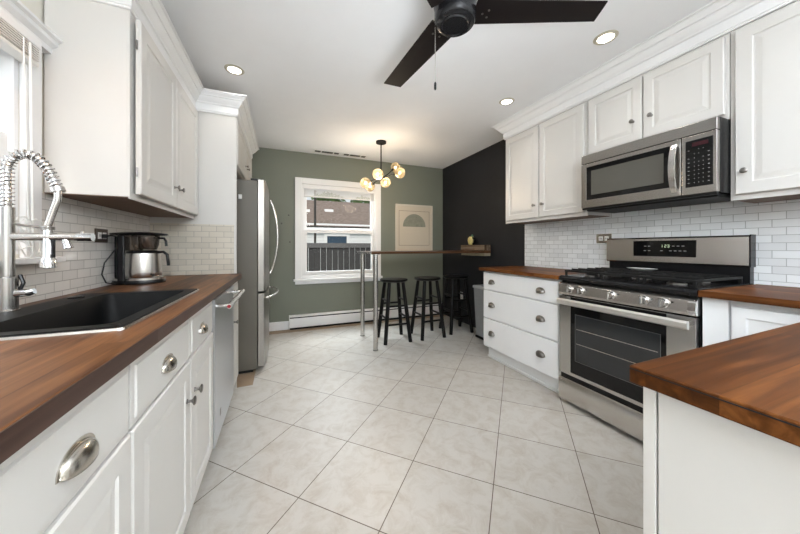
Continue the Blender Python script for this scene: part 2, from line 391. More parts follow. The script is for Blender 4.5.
# crown mouldings
def crown_path(path, zlo, ztop, dep):
    """moulding swept along path [(x, y)], profile offset to the right-hand side of travel, mitred corners"""
    fr = [(0, 0), (.10, 0), (.12, .03), (.09, .06), (.16, .09), (.16, .42), (.27, .44), (.29, .49), (.40, .55), (.52, .64), (.58, .70), (.58, .74), (.68, .75), (.70, .80), (.80, .87), (.86, .91), (.86, .94), (1.0, .95), (1.0, 1)]
    prof = [(a*dep, zlo+(ztop-zlo)*b) for a, b in fr]; m = MB(); rg = []
    for i, p in enumerate(path):
        p = Vector(p)
        d0 = (p-Vector(path[i-1])).normalized() if i else None
        d1 = (Vector(path[i+1])-p).normalized() if i < len(path)-1 else None
        n0 = Vector((d0.y, -d0.x)) if d0 else None; n1 = Vector((d1.y, -d1.x)) if d1 else None
        n = n0 if n1 is None else n1 if n0 is None else (n0+n1)/(1+n0.dot(n1))
        rg.append([(p.x+n.x*a, p.y+n.y*a, z) for a, z in prof] + [(p.x-n.x*.016, p.y-n.y*.016, ztop), (p.x-n.x*.016, p.y-n.y*.016, zlo)])
    return m.rings(rg)
struct('trim_3', crown_path([(XR-.02, 2.427), (2.221, 2.427), (2.221, -.6)], 2.275, H-.0005, .10), TRIM, label='stepped white crown moulding above the right upper cabinets', cat='crown moulding')
struct('trim_4', crown_path([(XL+.02, 1.610), (-.617, 1.610), (-.617, 2.610), (-.334, 2.610), (-.334, 3.796), (-.60, 3.796)], 2.160, 2.306, .080), TRIM, label='white crown moulding above left uppers and refrigerator cabinet', cat='crown moulding')

# window over the green wall
w1 = thing('window_1', 'white double-hung window in the green wall', 'window', (.79, YB, .7), kind='structure')
m = MB(); y0, y1 = YB-.022, YB
m.box(.165, .252, y0, y1, .66, 2.08); m.box(1.318, 1.40, y0, y1, .66, 2.08); m.box(.252, 1.318, y0, y1, 1.995, 2.08)
part('casing', m, TRIM, w1, bevel=.004)
part('sill', MB().box(.145, 1.42, YB-.05, YB, .650, .680).box(.165, 1.40, YB-.018, YB, .605, .650).box(.252, 1.318, YB-.012, YB+.02, .680, .722), TRIM, w1, bevel=.004)
m = MB(); m.box(.252, .285, YB+.0, YB+.13, .70, 2.0); m.box(1.30, 1.334, YB, YB+.13, .70, 2.0); m.box(.285, 1.30, YB, YB+.13, .70, .722); m.box(.285, 1.30, YB, YB+.13, 1.98, 2.0)
part('jamb', m, TRIM, w1)
def sash(x0, x1, z0, z1, ya, yb, wd, name, top=None, bot=None):
    f = part(name, MB().grid('y', [x0, x0+wd, x1-wd, x1], [z0, z0+(bot or wd), z1-(top or wd), z1], {(1, 1)}, ya, yb), TRIM, w1, bevel=.003)
    part('glass_pane', MB().box(x0+wd, x1-wd, (ya+yb)/2-.002, (ya+yb)/2+.002, z0+(bot or wd), z1-(top or wd)), PANE, f)
sash(.286, 1.299, .722, 1.375, YB+.025, YB+.06, .038, 'lower_sash', .055, .055)
sash(.286, 1.299, 1.345, 1.978, YB+.066, YB+.10, .038, 'upper_sash', .04, .055)
bl = thing('window_blind', 'white slatted blind pulled up at top of the far window', 'blind', (.79, YB-.02, 1.8))
part('headrail', MB().box(.27, 1.315, YB-.010, YB+.022, 1.935, 1.99), TRIM, bl, bevel=.003)
m = MB()
for i in range(7): m.box(.285, 1.30, YB-.006, YB+.02, 1.843+i*.0125, 1.8475+i*.0125)
part('slat_stack', m, SLAT, bl)
part('bottom_rail', MB().box(.285, 1.30, YB-.007, YB+.021, 1.822, 1.838), SLAT, bl, bevel=.003)
part('cord', MB().cyl((1.25, YB-.008, 1.80), (1.25, YB-.008, 1.42), .002, n=6), PLASTICW, bl)

# window over the sink
w2 = thing('window_2', 'white window over the sink at left edge', 'window', (XL, .97, 1.1), kind='structure')
m = MB(); m.box(XL, XL+.02, LY1, LY1+.078, 1.085, 1.915); m.box(XL, XL+.02, LY0-.078, LY0, 1.085, 1.915)
part('casing', m, TRIM, w2, bevel=.004)
m = MB(); m.prism([(XL, 1.905), (XL+.028, 1.905), (XL+.030, 1.925), (XL+.046, 1.938), (XL+.048, 1.952), (XL+.060, 1.958), (XL+.060, 1.968), (XL, 1.968)], 'y', LY0-.12, 1.655)
part('head_cornice', m, TRIM, w2)
part('sill', MB().box(XL, XL+.05, LY0-.12, 1.655, 1.062, 1.086), TRIM, w2, bevel=.005)
m = MB(); m.box(XL-.12, XL, LY1-.02, LY1, LZ0, LZ1); m.box(XL-.12, XL, LY0, LY0+.02, LZ0, LZ1); m.box(XL-.12, XL, LY0+.02, LY1-.02, LZ0, LZ0+.015)
part('jamb', m, TRIM, w2)
f = part('lower_sash', MB().grid('x', [LY0+.02, LY0+.065, LY1-.065, LY1-.02], [LZ0+.015, 1.165, 1.49, 1.53], {(1, 1)}, XL-.05, XL-.015), TRIM, w2, bevel=.003)
part('glass_pane', MB().box(XL-.035, XL-.031, LY0+.065, LY1-.065, 1.165, 1.49), PANE, f)
f = part('upper_sash', MB().grid('x', [LY0+.02, LY0+.065, LY1-.065, LY1-.02], [1.50, 1.54, 1.86, 1.90], {(1, 1)}, XL-.09, XL-.055), TRIM, w2, bevel=.003)
part('glass_pane', MB().box(XL-.075, XL-.071, LY0+.065, LY1-.065, 1.54, 1.86), PANE, f)
bl = thing('window_blind', 'white slatted blind raised above the sink window, cords hanging', 'blind', (XL, .97, 1.8))
part('headrail', MB().box(XL+.001, XL+.045, LY0-.05, LY1+.03, 1.872, 1.903), TRIM, bl, bevel=.003)
m = MB()
for i in range(6): m.box(XL+.003, XL+.045, LY0-.04, LY1+.02, 1.822+i*.0085, 1.8255+i*.0085)
part('slat_stack', m, SLAT, bl)
part('bottom_rail', MB().box(XL+.003, XL+.045, LY0-.04, LY1+.02, 1.80, 1.815), SLAT, bl, bevel=.004)
part('tilt_wand', MB().cyl((XL+.052, 1.462, 1.86), (XL+.052, 1.475, 1.15), .004, n=8), PLASTICW, bl)
pts = []
for i in range(90):
    t = i/89*2*PI*4.3
    pts.append((XL+.056+.010*math.sin(t*2.1), 1.45+.075*math.sin(t)*math.cos(t*.31), 1.16+.055*math.cos(t*1.37)+.02*math.sin(t*3)))
part('tangled_cord', MB().tube([(XL+.054, 1.43, 1.86), (XL+.054, 1.44, 1.5), (XL+.054, 1.45, 1.25)]+pts, .0022, 6), PLASTICW, bl, smooth=True)

# ------------------------------------------------------------ hardware
def cup_pull(xf, sg, yc, zc, parent, w=.088, h=.031, d=.020, mat=NICKEL):
    m = MB(); rg = []
    n = 18; k = 8
    V = [[None]*(k+1) for _ in range(n+1)]
    for i in range(n+1):
        th = PI*i/n
        s_ = math.sin(th)
        for j in range(k+1):
            ph = -.22 + (PI/2+.22)*j/k
            V[i][j] = m.b.verts.new((xf+sg*(.0012+d*s_*math.cos(ph)), yc+w/2*math.cos(th), zc-.012+h*(s_**.8)*math.sin(ph)))
    for i in range(n):
        for j in range(k): m.b.faces.new((V[i][j], V[i+1][j], V[i+1][j+1], V[i][j+1]))
    o = part('cup_pull', m, mat, parent, smooth=True)
    s = o.modifiers.new('thickness', 'SOLIDIFY'); s.thickness = .0022
    rg = [];
    fl = MB(); pts = []
    for i in range(n+1):
        th = PI*i/n; pts.append((yc+(w/2+.006)*math.cos(th), zc-.012+(h+.006)*math.sin(th)**.8))
    pts2 = [(yc+(w/2-.001)*math.cos(PI*i/n), zc-.012+(h-.001)*math.sin(PI*i/n)**.8) for i in range(n, -1, -1)]
    fl.prism(pts+pts2, 'x', xf, xf+sg*.002)
    part('back_flange', fl, mat, o)
    return o
def knob(o3, d, parent, r=.015, mat=PEWTER, ln=.028):
    pr = [(.009, 0), (.009, .002), (.0055, .004), (.005, ln*.5), (.008, ln*.62), (r, ln*.78), (r*1.02, ln*.88), (r*.8, ln*.97), (r*.3, ln)]
    return part('knob', MB().lathe(pr, o3, d, 16), mat, parent, smooth=True)

# ------------------------------------------------------------ left base run
FX = -.32                                # face of the fronts
def base_cab_left(y0, y1, label, drawer, doors, knob_y, sinky=False):
    t = thing('base_cabinet', label, 'cabinet', ((XL+FX)/2, (y0+y1)/2, 0))
    m = MB()
    if sinky:                                 # open-topped carcass round the bowl
        a, b = y0+.001, y1-.001
        m.box(XL+.012, FX-.040, a, b, .10, .118); m.box(XL+.012, XL+.03, a, b, .118, .874); m.box(-.372, FX-.040, a, b, .118, .874)
        m.box(XL+.03, -.372, a, a+.016, .118, .70); m.box(XL+.03, -.372, b-.016, b, .118, .70)
    else: m.box(XL+.012, FX-.040, y0+.001, y1-.001, .10, .874)
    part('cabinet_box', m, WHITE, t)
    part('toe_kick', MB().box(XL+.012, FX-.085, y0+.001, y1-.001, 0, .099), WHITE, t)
    if drawer:
        d = part('drawer', MB().front(FX, 1, y0+.004, y1-.003, .703, .862, th=.036, style='slabedge'), WHITE, t)
        cup_pull(FX, 1, drawer, .775, d)
    for (a, b), ky in zip(doors, knob_y):
        d = part('door', MB().front(FX, 1, a, b, .115, .697, th=.036, w=.055, style='raised'), WHITE, t)
        if ky: knob((FX, ky, .562), (1, 0, 0), d, r=.016)
    return t
base_cab_left(.18, .849, 'white base cabinet nearest the camera with wide drawer and cup pull', .655, [(.184, .846)], [None])
base_cab_left(.851, 1.309, 'white base cabinet in front of the sink, knob at its right', 1.07, [(.855, 1.306)], [1.262], True)
base_cab_left(1.311, 1.698, 'narrow white base cabinet between sink front and dishwasher', 1.475, [(1.315, 1.695)], [1.36], True)
base_cab_left(-.60, .178, 'white base cabinet below the left worktop beside the camera', None, [(-.59, -.21), (-.20, .17)], [None, None])
# narrow pull-out at the far end
t = thing('base_cabinet', 'slim white pull-out cabinet between dishwasher and refrigerator panel', 'cabinet', (-.6, 2.46, 0))
part('cabinet_box', MB().box(XL+.012, FX-.022, 2.325, 2.606, .10, .874), WHITE, t)
part('toe_kick', MB().box(XL+.012, FX-.085, 2.325, 2.606, 0, .099), WHITE, t)
d = part('drawer', MB().front(FX, 1, 2.335, 2.598, .775, .858, style='slabedge'), WHITE, t)
d = part('door', MB().front(FX, 1, 2.335, 2.598, .115, .765, style='slab'), WHITE, t)
knob((FX, 2.36, .585), (1, 0, 0), d, r=.014)

# dishwasher
t = thing('dishwasher', 'stainless steel dishwasher with bar handle under left worktop', 'dishwasher', (-.6, 2.01, 0))
part('tub', MB().box(XL+.012, FX-.03, 1.704, 2.318, .10, .872), BLACK, t)
part('kick_plate', MB().box(XL+.1, FX-.07, 1.704, 2.318, 0, .099), BLACK, t)
d = part('door', MB().box(FX-.03, FX+.006, 1.706, 2.316, .10, .855), STEELD, t, bevel=.005)
h = part('bar_handle', MB().cyl((FX+.065, 1.725, .815), (FX+.065, 2.30, .815), .0135, n=20), STEEL, d, smooth=True)
for y in (1.755, 2.27): part('handle_post', MB().cyl((FX+.005, y, .815), (FX+.062, y, .815), .009, n=12), STEEL, h, smooth=True)
part('end_badge', MB().cyl((FX+.065, 1.725, .815), (FX+.065, 1.7225, .815), .0085, n=20), RED, h, label='red round badge')
part('name_plate', MB().box(FX+.006, FX+.0075, 1.83, 1.855, .20, .235), PEWTER, d)

# left worktop with the sink cut-out
CT0, CT1 = .876, .914
CT0R = .8835
SX0, SX1, SY0, SY1 = -.800, -.375, .945, 1.665
wt = part('worktop', MB().grid('z', [XL+.001, SX0+.015, SX1-.015, -.301], [-.60, SY0+.015, SY1-.015, 2.606], {(1, 1)}, CT0, CT1), WOODL, bevel=.0025)
tag(wt, 'long dark walnut butcher-block worktop holding the black sink', 'worktop')
part('front_edge', MB().box(-.3005, -.298, -.60, 2.606, CT0+.001, CT1-.0015), EDGE, wt)
# sink
t = thing('kitchen_sink', 'black composite drop-in sink set in the left worktop', 'sink', (-.59, 1.3, .90))
def rr(x0, x1, y0, y1, z, r=.012, n=4):
    out = []
    for cx, cy, a0 in ((x1-r, y1-r, 0), (x0+r, y1-r, 90), (x0+r, y0+r, 180), (x1-r, y0+r, 270)):
        for i in range(n+1):
            a = math.radians(a0+90*i/n); out.append((cx+r*math.cos(a), cy+r*math.sin(a), z))
    return out
bx0, bx1, by0, by1 = -.700, -.412, .985, 1.620
m = MB().rings([rr(SX0+.02, SX1-.02, SY0+.02, SY1-.02, .80), rr(SX0+.02, SX1-.02, SY0+.02, SY1-.02, CT1+.0005), rr(SX0, SX1, SY0, SY1, CT1+.0005), rr(SX0, SX1, SY0, SY1, CT1+.006), rr(SX0+.004, SX1-.004, SY0+.004, SY1-.004, CT1+.010),
                rr(bx0, bx1, by0, by1, CT1+.010, .03), rr(bx0+.003, bx1-.003, by0+.003, by1-.003, CT1+.004, .03), rr(bx0+.012, bx1-.012, by0+.012, by1-.012, .73, .05), rr(bx0+.04, bx1-.04, by0+.04, by1-.04, .715, .05)], cap0=False)
part('basin', m, SINKM, t, smooth=True)
part('bright_rim', MB().rings([rr(SX0-.005, SX1+.005, SY0-.005, SY1+.005, CT1+.0003), rr(SX0-.0035, SX1+.0035, SY0-.0035, SY1+.0035, CT1+.006), rr(SX0-.0003, SX1+.0003, SY0-.0003, SY1+.0003, CT1+.0065), rr(SX0-.0003, SX1+.0003, SY0-.0003, SY1+.0003, CT1+.0003)], False, False), STEEL, t)
part('tap_hole_cover', MB().lathe([(.024, 0), (.024, .003), (.018, .006), (.004, .007)], (-.752, 1.535, CT1+.010), (0, 0, 1), 20), BLACK, t, smooth=True)
part('drain', MB().lathe([(.045, 0), (.045, .003), (.035, .004), (.03, .001)], (-.555, 1.31, .7152), (0, 0, 1), 20), STEEL, t, smooth=True)

# faucet
fx, fy = -.797, 1.30
t = thing('kitchen_faucet', 'tall spring-neck stainless faucet with pull-down sprayer at the sink', 'faucet', (fx, fy, CT1+.010))
part('base_body', MB().lathe([(.027, 0), (.027, .004), (.0235, .006), (.0235, .105), (.018, .108)], (fx, fy, CT1+.0102), (0, 0, 1), 24), STEELV, t, smooth=True)
part('post', MB().cyl((fx, fy, 1.033), (fx, fy, 1.250), .0165, n=20), STEELV, t, smooth=True)
def spline(P, n=8):
    out = []; Q = [Vector(p) for p in P]
    for i in range(len(Q)-1):
        p0 = Q[max(i-1, 0)]; p1 = Q[i]; p2 = Q[i+1]; p3 = Q[min(i+2, len(Q)-1)]
        for k in range(n):
            u = k/n; out.append(.5*((2*p1)+(p2-p0)*u+(2*p0-5*p1+4*p2-p3)*u*u+(3*p1-p0-3*p2+p3)*u**3))
    return out+[Q[-1]]
arch = spline([(fx, fy, 1.250), (fx, fy, 1.300), (fx, fy, 1.350), (fx+.004, fy, 1.388), (fx+.020, fy, 1.414), (fx+.045, fy, 1.422), (fx+.070, fy, 1.410), (fx+.090, fy, 1.382), (fx+.104, fy, 1.350), (fx+.114, fy, 1.320)])
ex = arch[-1]
part('hose', MB().tube(arch, .0105, 10), STEEL, t, smooth=True)
ns = 14*len(arch); coil = []; L_ = [0]
for k in range(len(arch)-1): L_.append(L_[-1]+(arch[k+1]-arch[k]).length)
for i in range(ns+1):
    l = L_[-1]*i/ns; k = max(j for j in range(len(L_)) if L_[j] <= l+1e-9); k = min(k, len(arch)-2)
    u = (l-L_[k])/(L_[k+1]-L_[k]); p = arch[k].lerp(arch[k+1], u); tg = (arch[k+1]-arch[k]).normalized()
    b1 = Vector((0, 1, 0)); b2 = tg.cross(b1).normalized(); a = 2*PI*l/.0125
    coil.append(p+.0142*(math.cos(a)*b1+math.sin(a)*b2))
part('spring', MB().tube(coil, .0026, 6), CHROME, t, smooth=True)
part('spring_collar', MB().cyl(ex, ex+(arch[-1]-arch[-2]).normalized()*.014, .0175, n=18), STEEL, t, smooth=True)
hx, hy = fx+.093, fy
part('hose_end', MB().tube(spline([ex, (ex[0]+.002, fy, 1.285), (ex[0]-.008, fy, 1.245), (hx, hy, 1.195)], 5), .0092, 12), STEEL, t, smooth=True)
s = part('spray_head', MB().lathe([(.009, 0), (.0115, -.02), (.0125, -.10), (.0185, -.108), (.0195, -.134), (.015, -.136)], (hx, hy, 1.192), (0, 0, 1), 20), CHROME, t, smooth=True)
part('trigger', MB().box(hx+.009, hx+.0155, hy-.006, hy+.006, 1.090, 1.165), BLACK, s, bevel=.002)
part('spray_holder', MB().cyl((fx, fy, 1.200), (hx, hy, 1.186), .0035, n=10).lathe([(.0155, 0), (.0155, .010)], (hx, hy, 1.181), (0, 0, 1), 16), PEWTER, t, smooth=True)
part('spout_arm', MB().cyl((fx-.02, fy, 1.158), (fx+.165, fy, 1.158), .0125, n=18), STEEL, t, smooth=True)
part('spout_collar', MB().cyl((fx+.165, fy, 1.158), (fx+.203, fy, 1.158), .0138, n=18), CHROME, t, smooth=True)
part('spout_lever', MB().cyl((fx+.180, fy, 1.160), (fx+.176, fy-.004, 1.178), .004, n=10), CHROME, t, smooth=True)
part('spout_nozzle', MB().lathe([(.010, 0), (.0105, .018), (.013, .03), (.010, .031)], (fx+.135, fy, 1.150), (.25, 0, -1), 16), CHROME, t, smooth=True)
part('side_lever', MB().cyl((fx+.015, fy, .978), (fx+.048, fy, .980), .012, n=14).cyl((fx+.048, fy, .980), (fx+.062, fy, .984), .012, .009, n=14), CHROME, t, smooth=True)
part('lever_arm', MB().tube([(fx+.022, fy+.01, .985), (fx+.030, fy+.012, 1.01), (fx+.020, fy+.016, 1.035)], .005, 8), BLACK, t, smooth=True)

# coffee maker
cx, cy = -.765, 2.12
t = thing('coffee_maker', 'stainless coffee maker with black lid standing on left worktop', 'coffee maker', (cx, cy, CT1))
def ell(a, b, z, n=28, ox=0): return [(cx+ox+a*math.cos(2*PI*i/n), cy+b*math.sin(2*PI*i/n), z) for i in range(n)]
part('base', MB().rings([ell(.120, .085, CT1+.0005), ell(.122, .087, CT1+.012), ell(.118, .083, CT1+.022)]), BLACK, t, smooth=True)
part('hot_plate', MB().rings([ell(.116, .08, CT1+.0222), ell(.116, .08, CT1+.034), ell(.10, .07, CT1+.036)]), STEEL, t, smooth=True)
part('tower', MB().box(cx-.062, cx-.030, cy-.100, cy-.086, CT1+.02, CT1+.275).box(cx-.115, cx-.07, cy+.0, cy+.075, CT1+.034, CT1+.27), BLACK, t, bevel=.006)
c = part('carafe', MB().lathe([(.080, 0), (.084, .006), (.085, .03), (.081, .12), (.078, .137), (.070, .142)], (cx+.018, cy-.0, CT1+.037), (0, 0, 1), 28), STEEL, t, smooth=True)
part('carafe_lid', MB().lathe([(.074, 0), (.075, .006), (.06, .012)], (cx+.018, cy-.0, CT1+.180), (0, 0, 1), 24), BLACK, c, smooth=True)
part('carafe_handle', MB().tube([(cx+.085, cy-.01, CT1+.178), (cx+.115, cy-.012, CT1+.182), (cx+.134, cy-.014, CT1+.165), (cx+.138, cy-.015, CT1+.13), (cx+.140, cy-.015, CT1+.10)], .0075, 10), BLACK, c, smooth=True)
b_ = part('brew_basket', MB().lathe([(.050, 0), (.060, .03), (.064, .082)], (cx+.03, cy-.005, CT1+.194), (0, 0, 1), 28), CARAFE, t, smooth=True)
part('filter_cone', MB().lathe([(.03, 0), (.045, .03), (.050, .07)], (cx+.03, cy-.005, CT1+.198), (0, 0, 1), 20), STEEL, b_, smooth=True)
part('basket_handle', MB().tube([(cx+.092, cy-.01, CT1+.262), (cx+.118, cy-.012, CT1+.262), (cx+.128, cy-.014, CT1+.245), (cx+.130, cy-.014, CT1+.215)], .0065, 10), BLACK, b_, smooth=True)
part('water_tank', MB().rings([[(cx-.025-.0+a*.045, cy-.04+b*.035, z) for a, b in ((-1,-1),(1,-1),(1,1),(-1,1))] for z in (CT1+.19, CT1+.274)]), CARAFE, t, bevel=.006)
part('top_lid', MB().rings([ell(.126, .078, CT1+.277), ell(.136, .085, CT1+.281), ell(.130, .08, CT1+.289), ell(.07, .05, CT1+.296)]), BLACK, t, smooth=True)
part('brew_switch', MB().cyl((cx+.085, cy-.064, CT1+.05), (cx+.088, cy-.071, CT1+.05), .008, n=12), BLACK, t)
# its cord, plugged in at the wall
co = part('power_cord', MB().tube([(XL+.030, 2.0, 1.182), (XL+.045, 2.01, 1.185), (XL+.06, 2.03, 1.180), (XL+.05, 2.05, 1.12), (XL+.022, 2.00, 1.04), (XL+.018, 1.985, .98), (XL+.028, 2.0, .935), (XL+.05, 2.04, .922)], .0035, 8), RUBBER, smooth=True)
co.parent = None
part('plug', MB().box(XL+.0125, XL+.032, 1.990, 2.012, 1.172, 1.192), RUBBER, co, bevel=.003)
tag(co, 'black power cord hanging from bronze outlet to coffee maker', 'cord')
def outlet(label, x, sg, y0, y1, z0, z1, plate, face, horizontal=True):
    t = thing('wall_outlet', label, 'outlet', (x, (y0+y1)/2, (z0+z1)/2))
    part('cover_plate', MB().box(min(x, x+sg*.005), max(x, x+sg*.005), y0, y1, z0, z1), plate, t, bevel=.0015)
    a, b = x+sg*.005, x+sg*.0075
    for k in (-1, 1):
        if horizontal: c_ = ((y0+y1)/2+k*(y1-y0)*.19, (z0+z1)/2); hw, hh = (y1-y0)*.14, (z1-z0)*.24
        else: c_ = ((y0+y1)/2, (z0+z1)/2+k*(z1-z0)*.19); hw, hh = (y1-y0)*.24, (z1-z0)*.14
        r = part('receptacle', MB().box(min(a, b), max(a, b), c_[0]-hw, c_[0]+hw, c_[1]-hh, c_[1]+hh), face, t, bevel=.001)
        e0, e1 = b, b+sg*.0004
        part('slot', MB().box(min(e0, e1), max(e0, e1), c_[0]-hw*.4, c_[0]-hw*.2, c_[1]-hh*.4, c_[1]+hh*.4).box(min(e0, e1), max(e0, e1), c_[0]+hw*.2, c_[0]+hw*.4, c_[1]-hh*.4, c_[1]+hh*.4), BLACKM, r)
    return t
outlet('dark bronze horizontal outlet on left backsplash by the coffee maker', XL+.006, 1, 1.945, 2.058, 1.148, 1.220, BRONZE, PLASTICW)
outlet('steel horizontal outlet on right backsplash left of the range', XR-.006, -1, 1.515, 1.638, 1.157, 1.232, NICKEL, PLASTICW)
outlet('white outlet low on the black wall behind the stools', XR, -1, 3.61, 3.685, .33, .445, PLASTICW, PLASTICW, False)

# ------------------------------------------------------------ left uppers and refrigerator surround
t = thing('upper_cabinet', 'white two-door upper cabinet on left wall above coffee maker', 'cabinet', (-.75, 2.1, 1.336))
UX = -.622
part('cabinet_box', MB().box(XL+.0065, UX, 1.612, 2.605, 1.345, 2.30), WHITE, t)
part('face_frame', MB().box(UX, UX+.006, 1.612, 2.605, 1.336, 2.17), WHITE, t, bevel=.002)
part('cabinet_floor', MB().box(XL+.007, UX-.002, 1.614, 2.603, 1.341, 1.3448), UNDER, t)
for (a, b), ky in (((1.640, 2.112), 2.075), ((2.120, 2.598), 2.16)):
    d = part('door', MB().front(UX+.036, 1, a, b, 1.362, 2.145, w=.062), WHITE, t)
    knob((UX+.036, ky, 1.476), (1, 0, 0), d, r=.014)
for z in (1.46, 2.03): part('hinge', MB().cyl((UX+.022, 1.636, z-.02), (UX+.022, 1.636, z+.02), .004, n=8), PEWTER, t)

t = thing('refrigerator_surround', 'tall white panel and cabinet enclosing the refrigerator', 'cabinet', (-.6, 2.62, 0))
part('side_panel', MB().box(XL+.001, -.335, 2.611, 2.631, 0, 2.30), WHITE, t)
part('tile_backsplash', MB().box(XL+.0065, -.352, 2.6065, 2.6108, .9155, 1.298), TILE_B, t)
part('cabinet_box', MB().box(XL+.001, -.350, 2.632, 3.795, 1.77, 2.30), WHITE, t)
part('far_panel', MB().box(XL+.001, -.350, 3.780, 3.7945, 0, 1.769), WHITE, t)
for (a, b), ky in (((2.642, 3.205), 3.15), ((3.212, 3.785), 3.27)):
    d = part('door', MB().front(-.328, 1, a, b, 1.785, 2.155, w=.055), WHITE, t)
    knob((-.328, ky, 1.905), (1, 0, 0), d, r=.012)

# refrigerator
FY0, FY1, FM = 2.868, 3.772, 3.32
t = thing('refrigerator', 'stainless french-door refrigerator with dark grey side', 'refrigerator', (-.5, 3.36, 0))
part('cabinet_body', MB().box(-.86, -.205, FY0, FY1, .03, 1.718), DARKGREY, t, bevel=.004)
part('foot_grille', MB().box(-.84, -.24, FY0+.02, FY1-.02, .002, .029), BLACKM, t)
part('hinge_cover', MB().box(-.26, -.165, FY0+.01, FY0+.06, 1.7185, 1.738).box(-.26, -.165, FY1-.06, FY1-.01, 1.7185, 1.738), BLACK, t, bevel=.004)
def bulged(y0, y1, z0, z1, x0, x1, bul):
    pts = [(x0, y1), (x0, y0)]
    n = 14; tot0, tot1 = FY0, FY1
    for i in range(n+1):
        y = y0+(y1-y0)*i/n; k = (y-tot0)/(tot1-tot0)
        e = min(1, min(y-y0, 1e9)/.02) if y0 == tot0 else 1
        e2 = min(1, (y1-y)/.02) if y1 == tot1 else 1
        pts.append((x1+bul*math.sin(PI*k)-.012*(1-e)-.012*(1-e2), y))
    return MB().prism(pts, 'z', z0, z1)
for a, b, hy_, zl in ((FY0, FM-.003, FM-.045, 'l'), (FM+.003, FY1, FM+.045, 'r')):
    d = part('door', bulged(a, b, .725, 1.728, -.198, -.140, .008), STEELF, t, smooth=True)
    pts = [(-.122, hy_, 1.60)]
    for i in range(17):
        k = i/16; pts.append((-.112+.070*math.sin(PI*k)**.8, hy_, 1.61-.76*k))
    pts.append((-.122, hy_, .86))
    part('handle', MB().tube(pts, .0105, 12), STEEL, d, smooth=True)
d = part('freezer_drawer', bulged(FY0, FY1, .05, .705, -.198, -.140, .008), STEELF, t, smooth=True)
pts = [(-.135, FY0+.08, .655)]
for i in range(17):
    k = i/16; pts.append((-.120+.075*math.sin(PI*k)**.7, FY0+.08+(FY1-FY0-.16)*k, .655))
pts.append((-.135, FY1-.08, .655))
part('handle', MB().tube(pts, .012, 12), STEEL, d, smooth=True)
g = part('magnetic_clip', MB().box(-.352, -.325, FY0-.012, FY0-.0005, 1.545, 1.585), PLASTICW, bevel=.003)
tag(g, 'small white clip stuck on the refrigerator side beside the tall panel', 'clip')

# ------------------------------------------------------------ right base: drawer unit
RX = 1.90
t = thing('drawer_cabinet', 'white three-drawer base cabinet left of the range', 'cabinet', (2.2, 1.96, 0))
part('cabinet_box', MB().box(RX+.021, XR-.008, 1.520, 2.396, .115, .883), WHITEC, t)
part('toe_kick', MB().box(RX+.072, XR-.008, 1.520, 2.396, 0, .114), WHITEC, t)
part('toe_moulding', MB().box(RX+.058, RX+.071, 1.520, 2.396, 0, .022), TRIM, t, bevel=.003)
for z0, z1, zk in ((.700, .868, .776), (.418, .690, .552), (.130, .408, .272)):
    d = part('drawer', MB().front(RX, -1, 1.532, 2.388, z0, z1, style='slab'), WHITEC, t)
    for y in (2.265, 1.690): cup_pull(RX, -1, y, zk, d, w=.078, h=.034, d=.024, mat=PEWTER)
wt = part('worktop', MB().box(1.872, XR-.0075, 1.512, 2.429, CT0R, CT1), WOODR, bevel=.0025)
tag(wt, 'short reddish walnut worktop on the three-drawer cabinet', 'worktop')

# trash bin beside it
t = thing('trash_bin', 'grey slim trash bin between drawer cabinet and black wall', 'bin', (2.33, 2.66, 0))
m = MB().rings([[(x, y, z) for x, y in ((2.245, 2.50), (2.45, 2.50), (2.45, 2.96), (2.245, 2.96))] for z in (.03,)] +
               [[(2.225, 2.48, .63), (2.47, 2.48, .63), (2.47, 2.985, .63), (2.225, 2.985, .63)], [(2.232, 2.487, .632), (2.463, 2.487, .632), (2.463, 2.978, .632), (2.232, 2.978, .632)],
                [(2.255, 2.51, .04), (2.44, 2.51, .04), (2.44, 2.95, .04), (2.255, 2.95, .04)]], cap0=True)
part('bucket', m, MESHG, t)
part('rim', MB().grid('z', [2.215, 2.235, 2.46, 2.48], [2.474, 2.492, 2.973, 2.994], {(1, 1)}, .615, .645), plain('pale grey bin rim', (.5, .51, .52), .4), t, bevel=.004)
part('base', MB().box(2.235, 2.462, 2.49, 2.972, 0, .028), BLACKM, t, bevel=.006)

# ------------------------------------------------------------ gas range
GY0, GY1 = .748, 1.502
t = thing('gas_range', 'stainless gas range with black cooktop and five knobs', 'range', (2.18, 1.125, 0))
part('body', MB().box(1.905, 2.485, GY0, GY1, .02, .900), BLACK, t)
part('leg_base', MB().box(1.93, 2.46, GY0+.02, GY1-.02, 0, .0195), BLACKM, t)
part('cooktop', MB().rings([[(x, y, z) for x, y in ((x0, GY0), (2.43, GY0), (2.43, GY1), (x0, GY1))] for x0, z in ((1.875, .883), (1.868, .900), (1.876, .912), (1.89, .918))]), BLACK, t, bevel=.003)
cp = part('control_panel', MB().prism([(1.905, .785), (1.872, .785), (1.864, .80), (1.868, .858), (1.885, .872), (1.905, .872)], 'y', GY0+.002, GY1-.002), STEEL, t)
part('panel_end_cap', MB().prism([(1.903, .787), (1.868, .787), (1.857, .81), (1.861, .85), (1.885, .8715), (1.903, .8715)], 'y', GY0-.001, GY0+.03), CHROME, cp)
for y in (1.415, 1.335, 1.140, .968, .880):
    k = part('control_knob', MB().lathe([(.0285, 0), (.0285, .004), (.0245, .007), (.0235, .022), (.021, .0265), (.003, .027)], (1.8655, y, .829), (-1, 0, .05), 24), STEEL, t, smooth=True)
    part('grip', MB().box(1.832, 1.8385, y-.0045, y+.0045, .809, .849), CHROME, k, bevel=.002)
    part('dial_mark', MB().box(1.8630, 1.8658, y-.043, y-.035, .836, .842), BLACKM, cp)
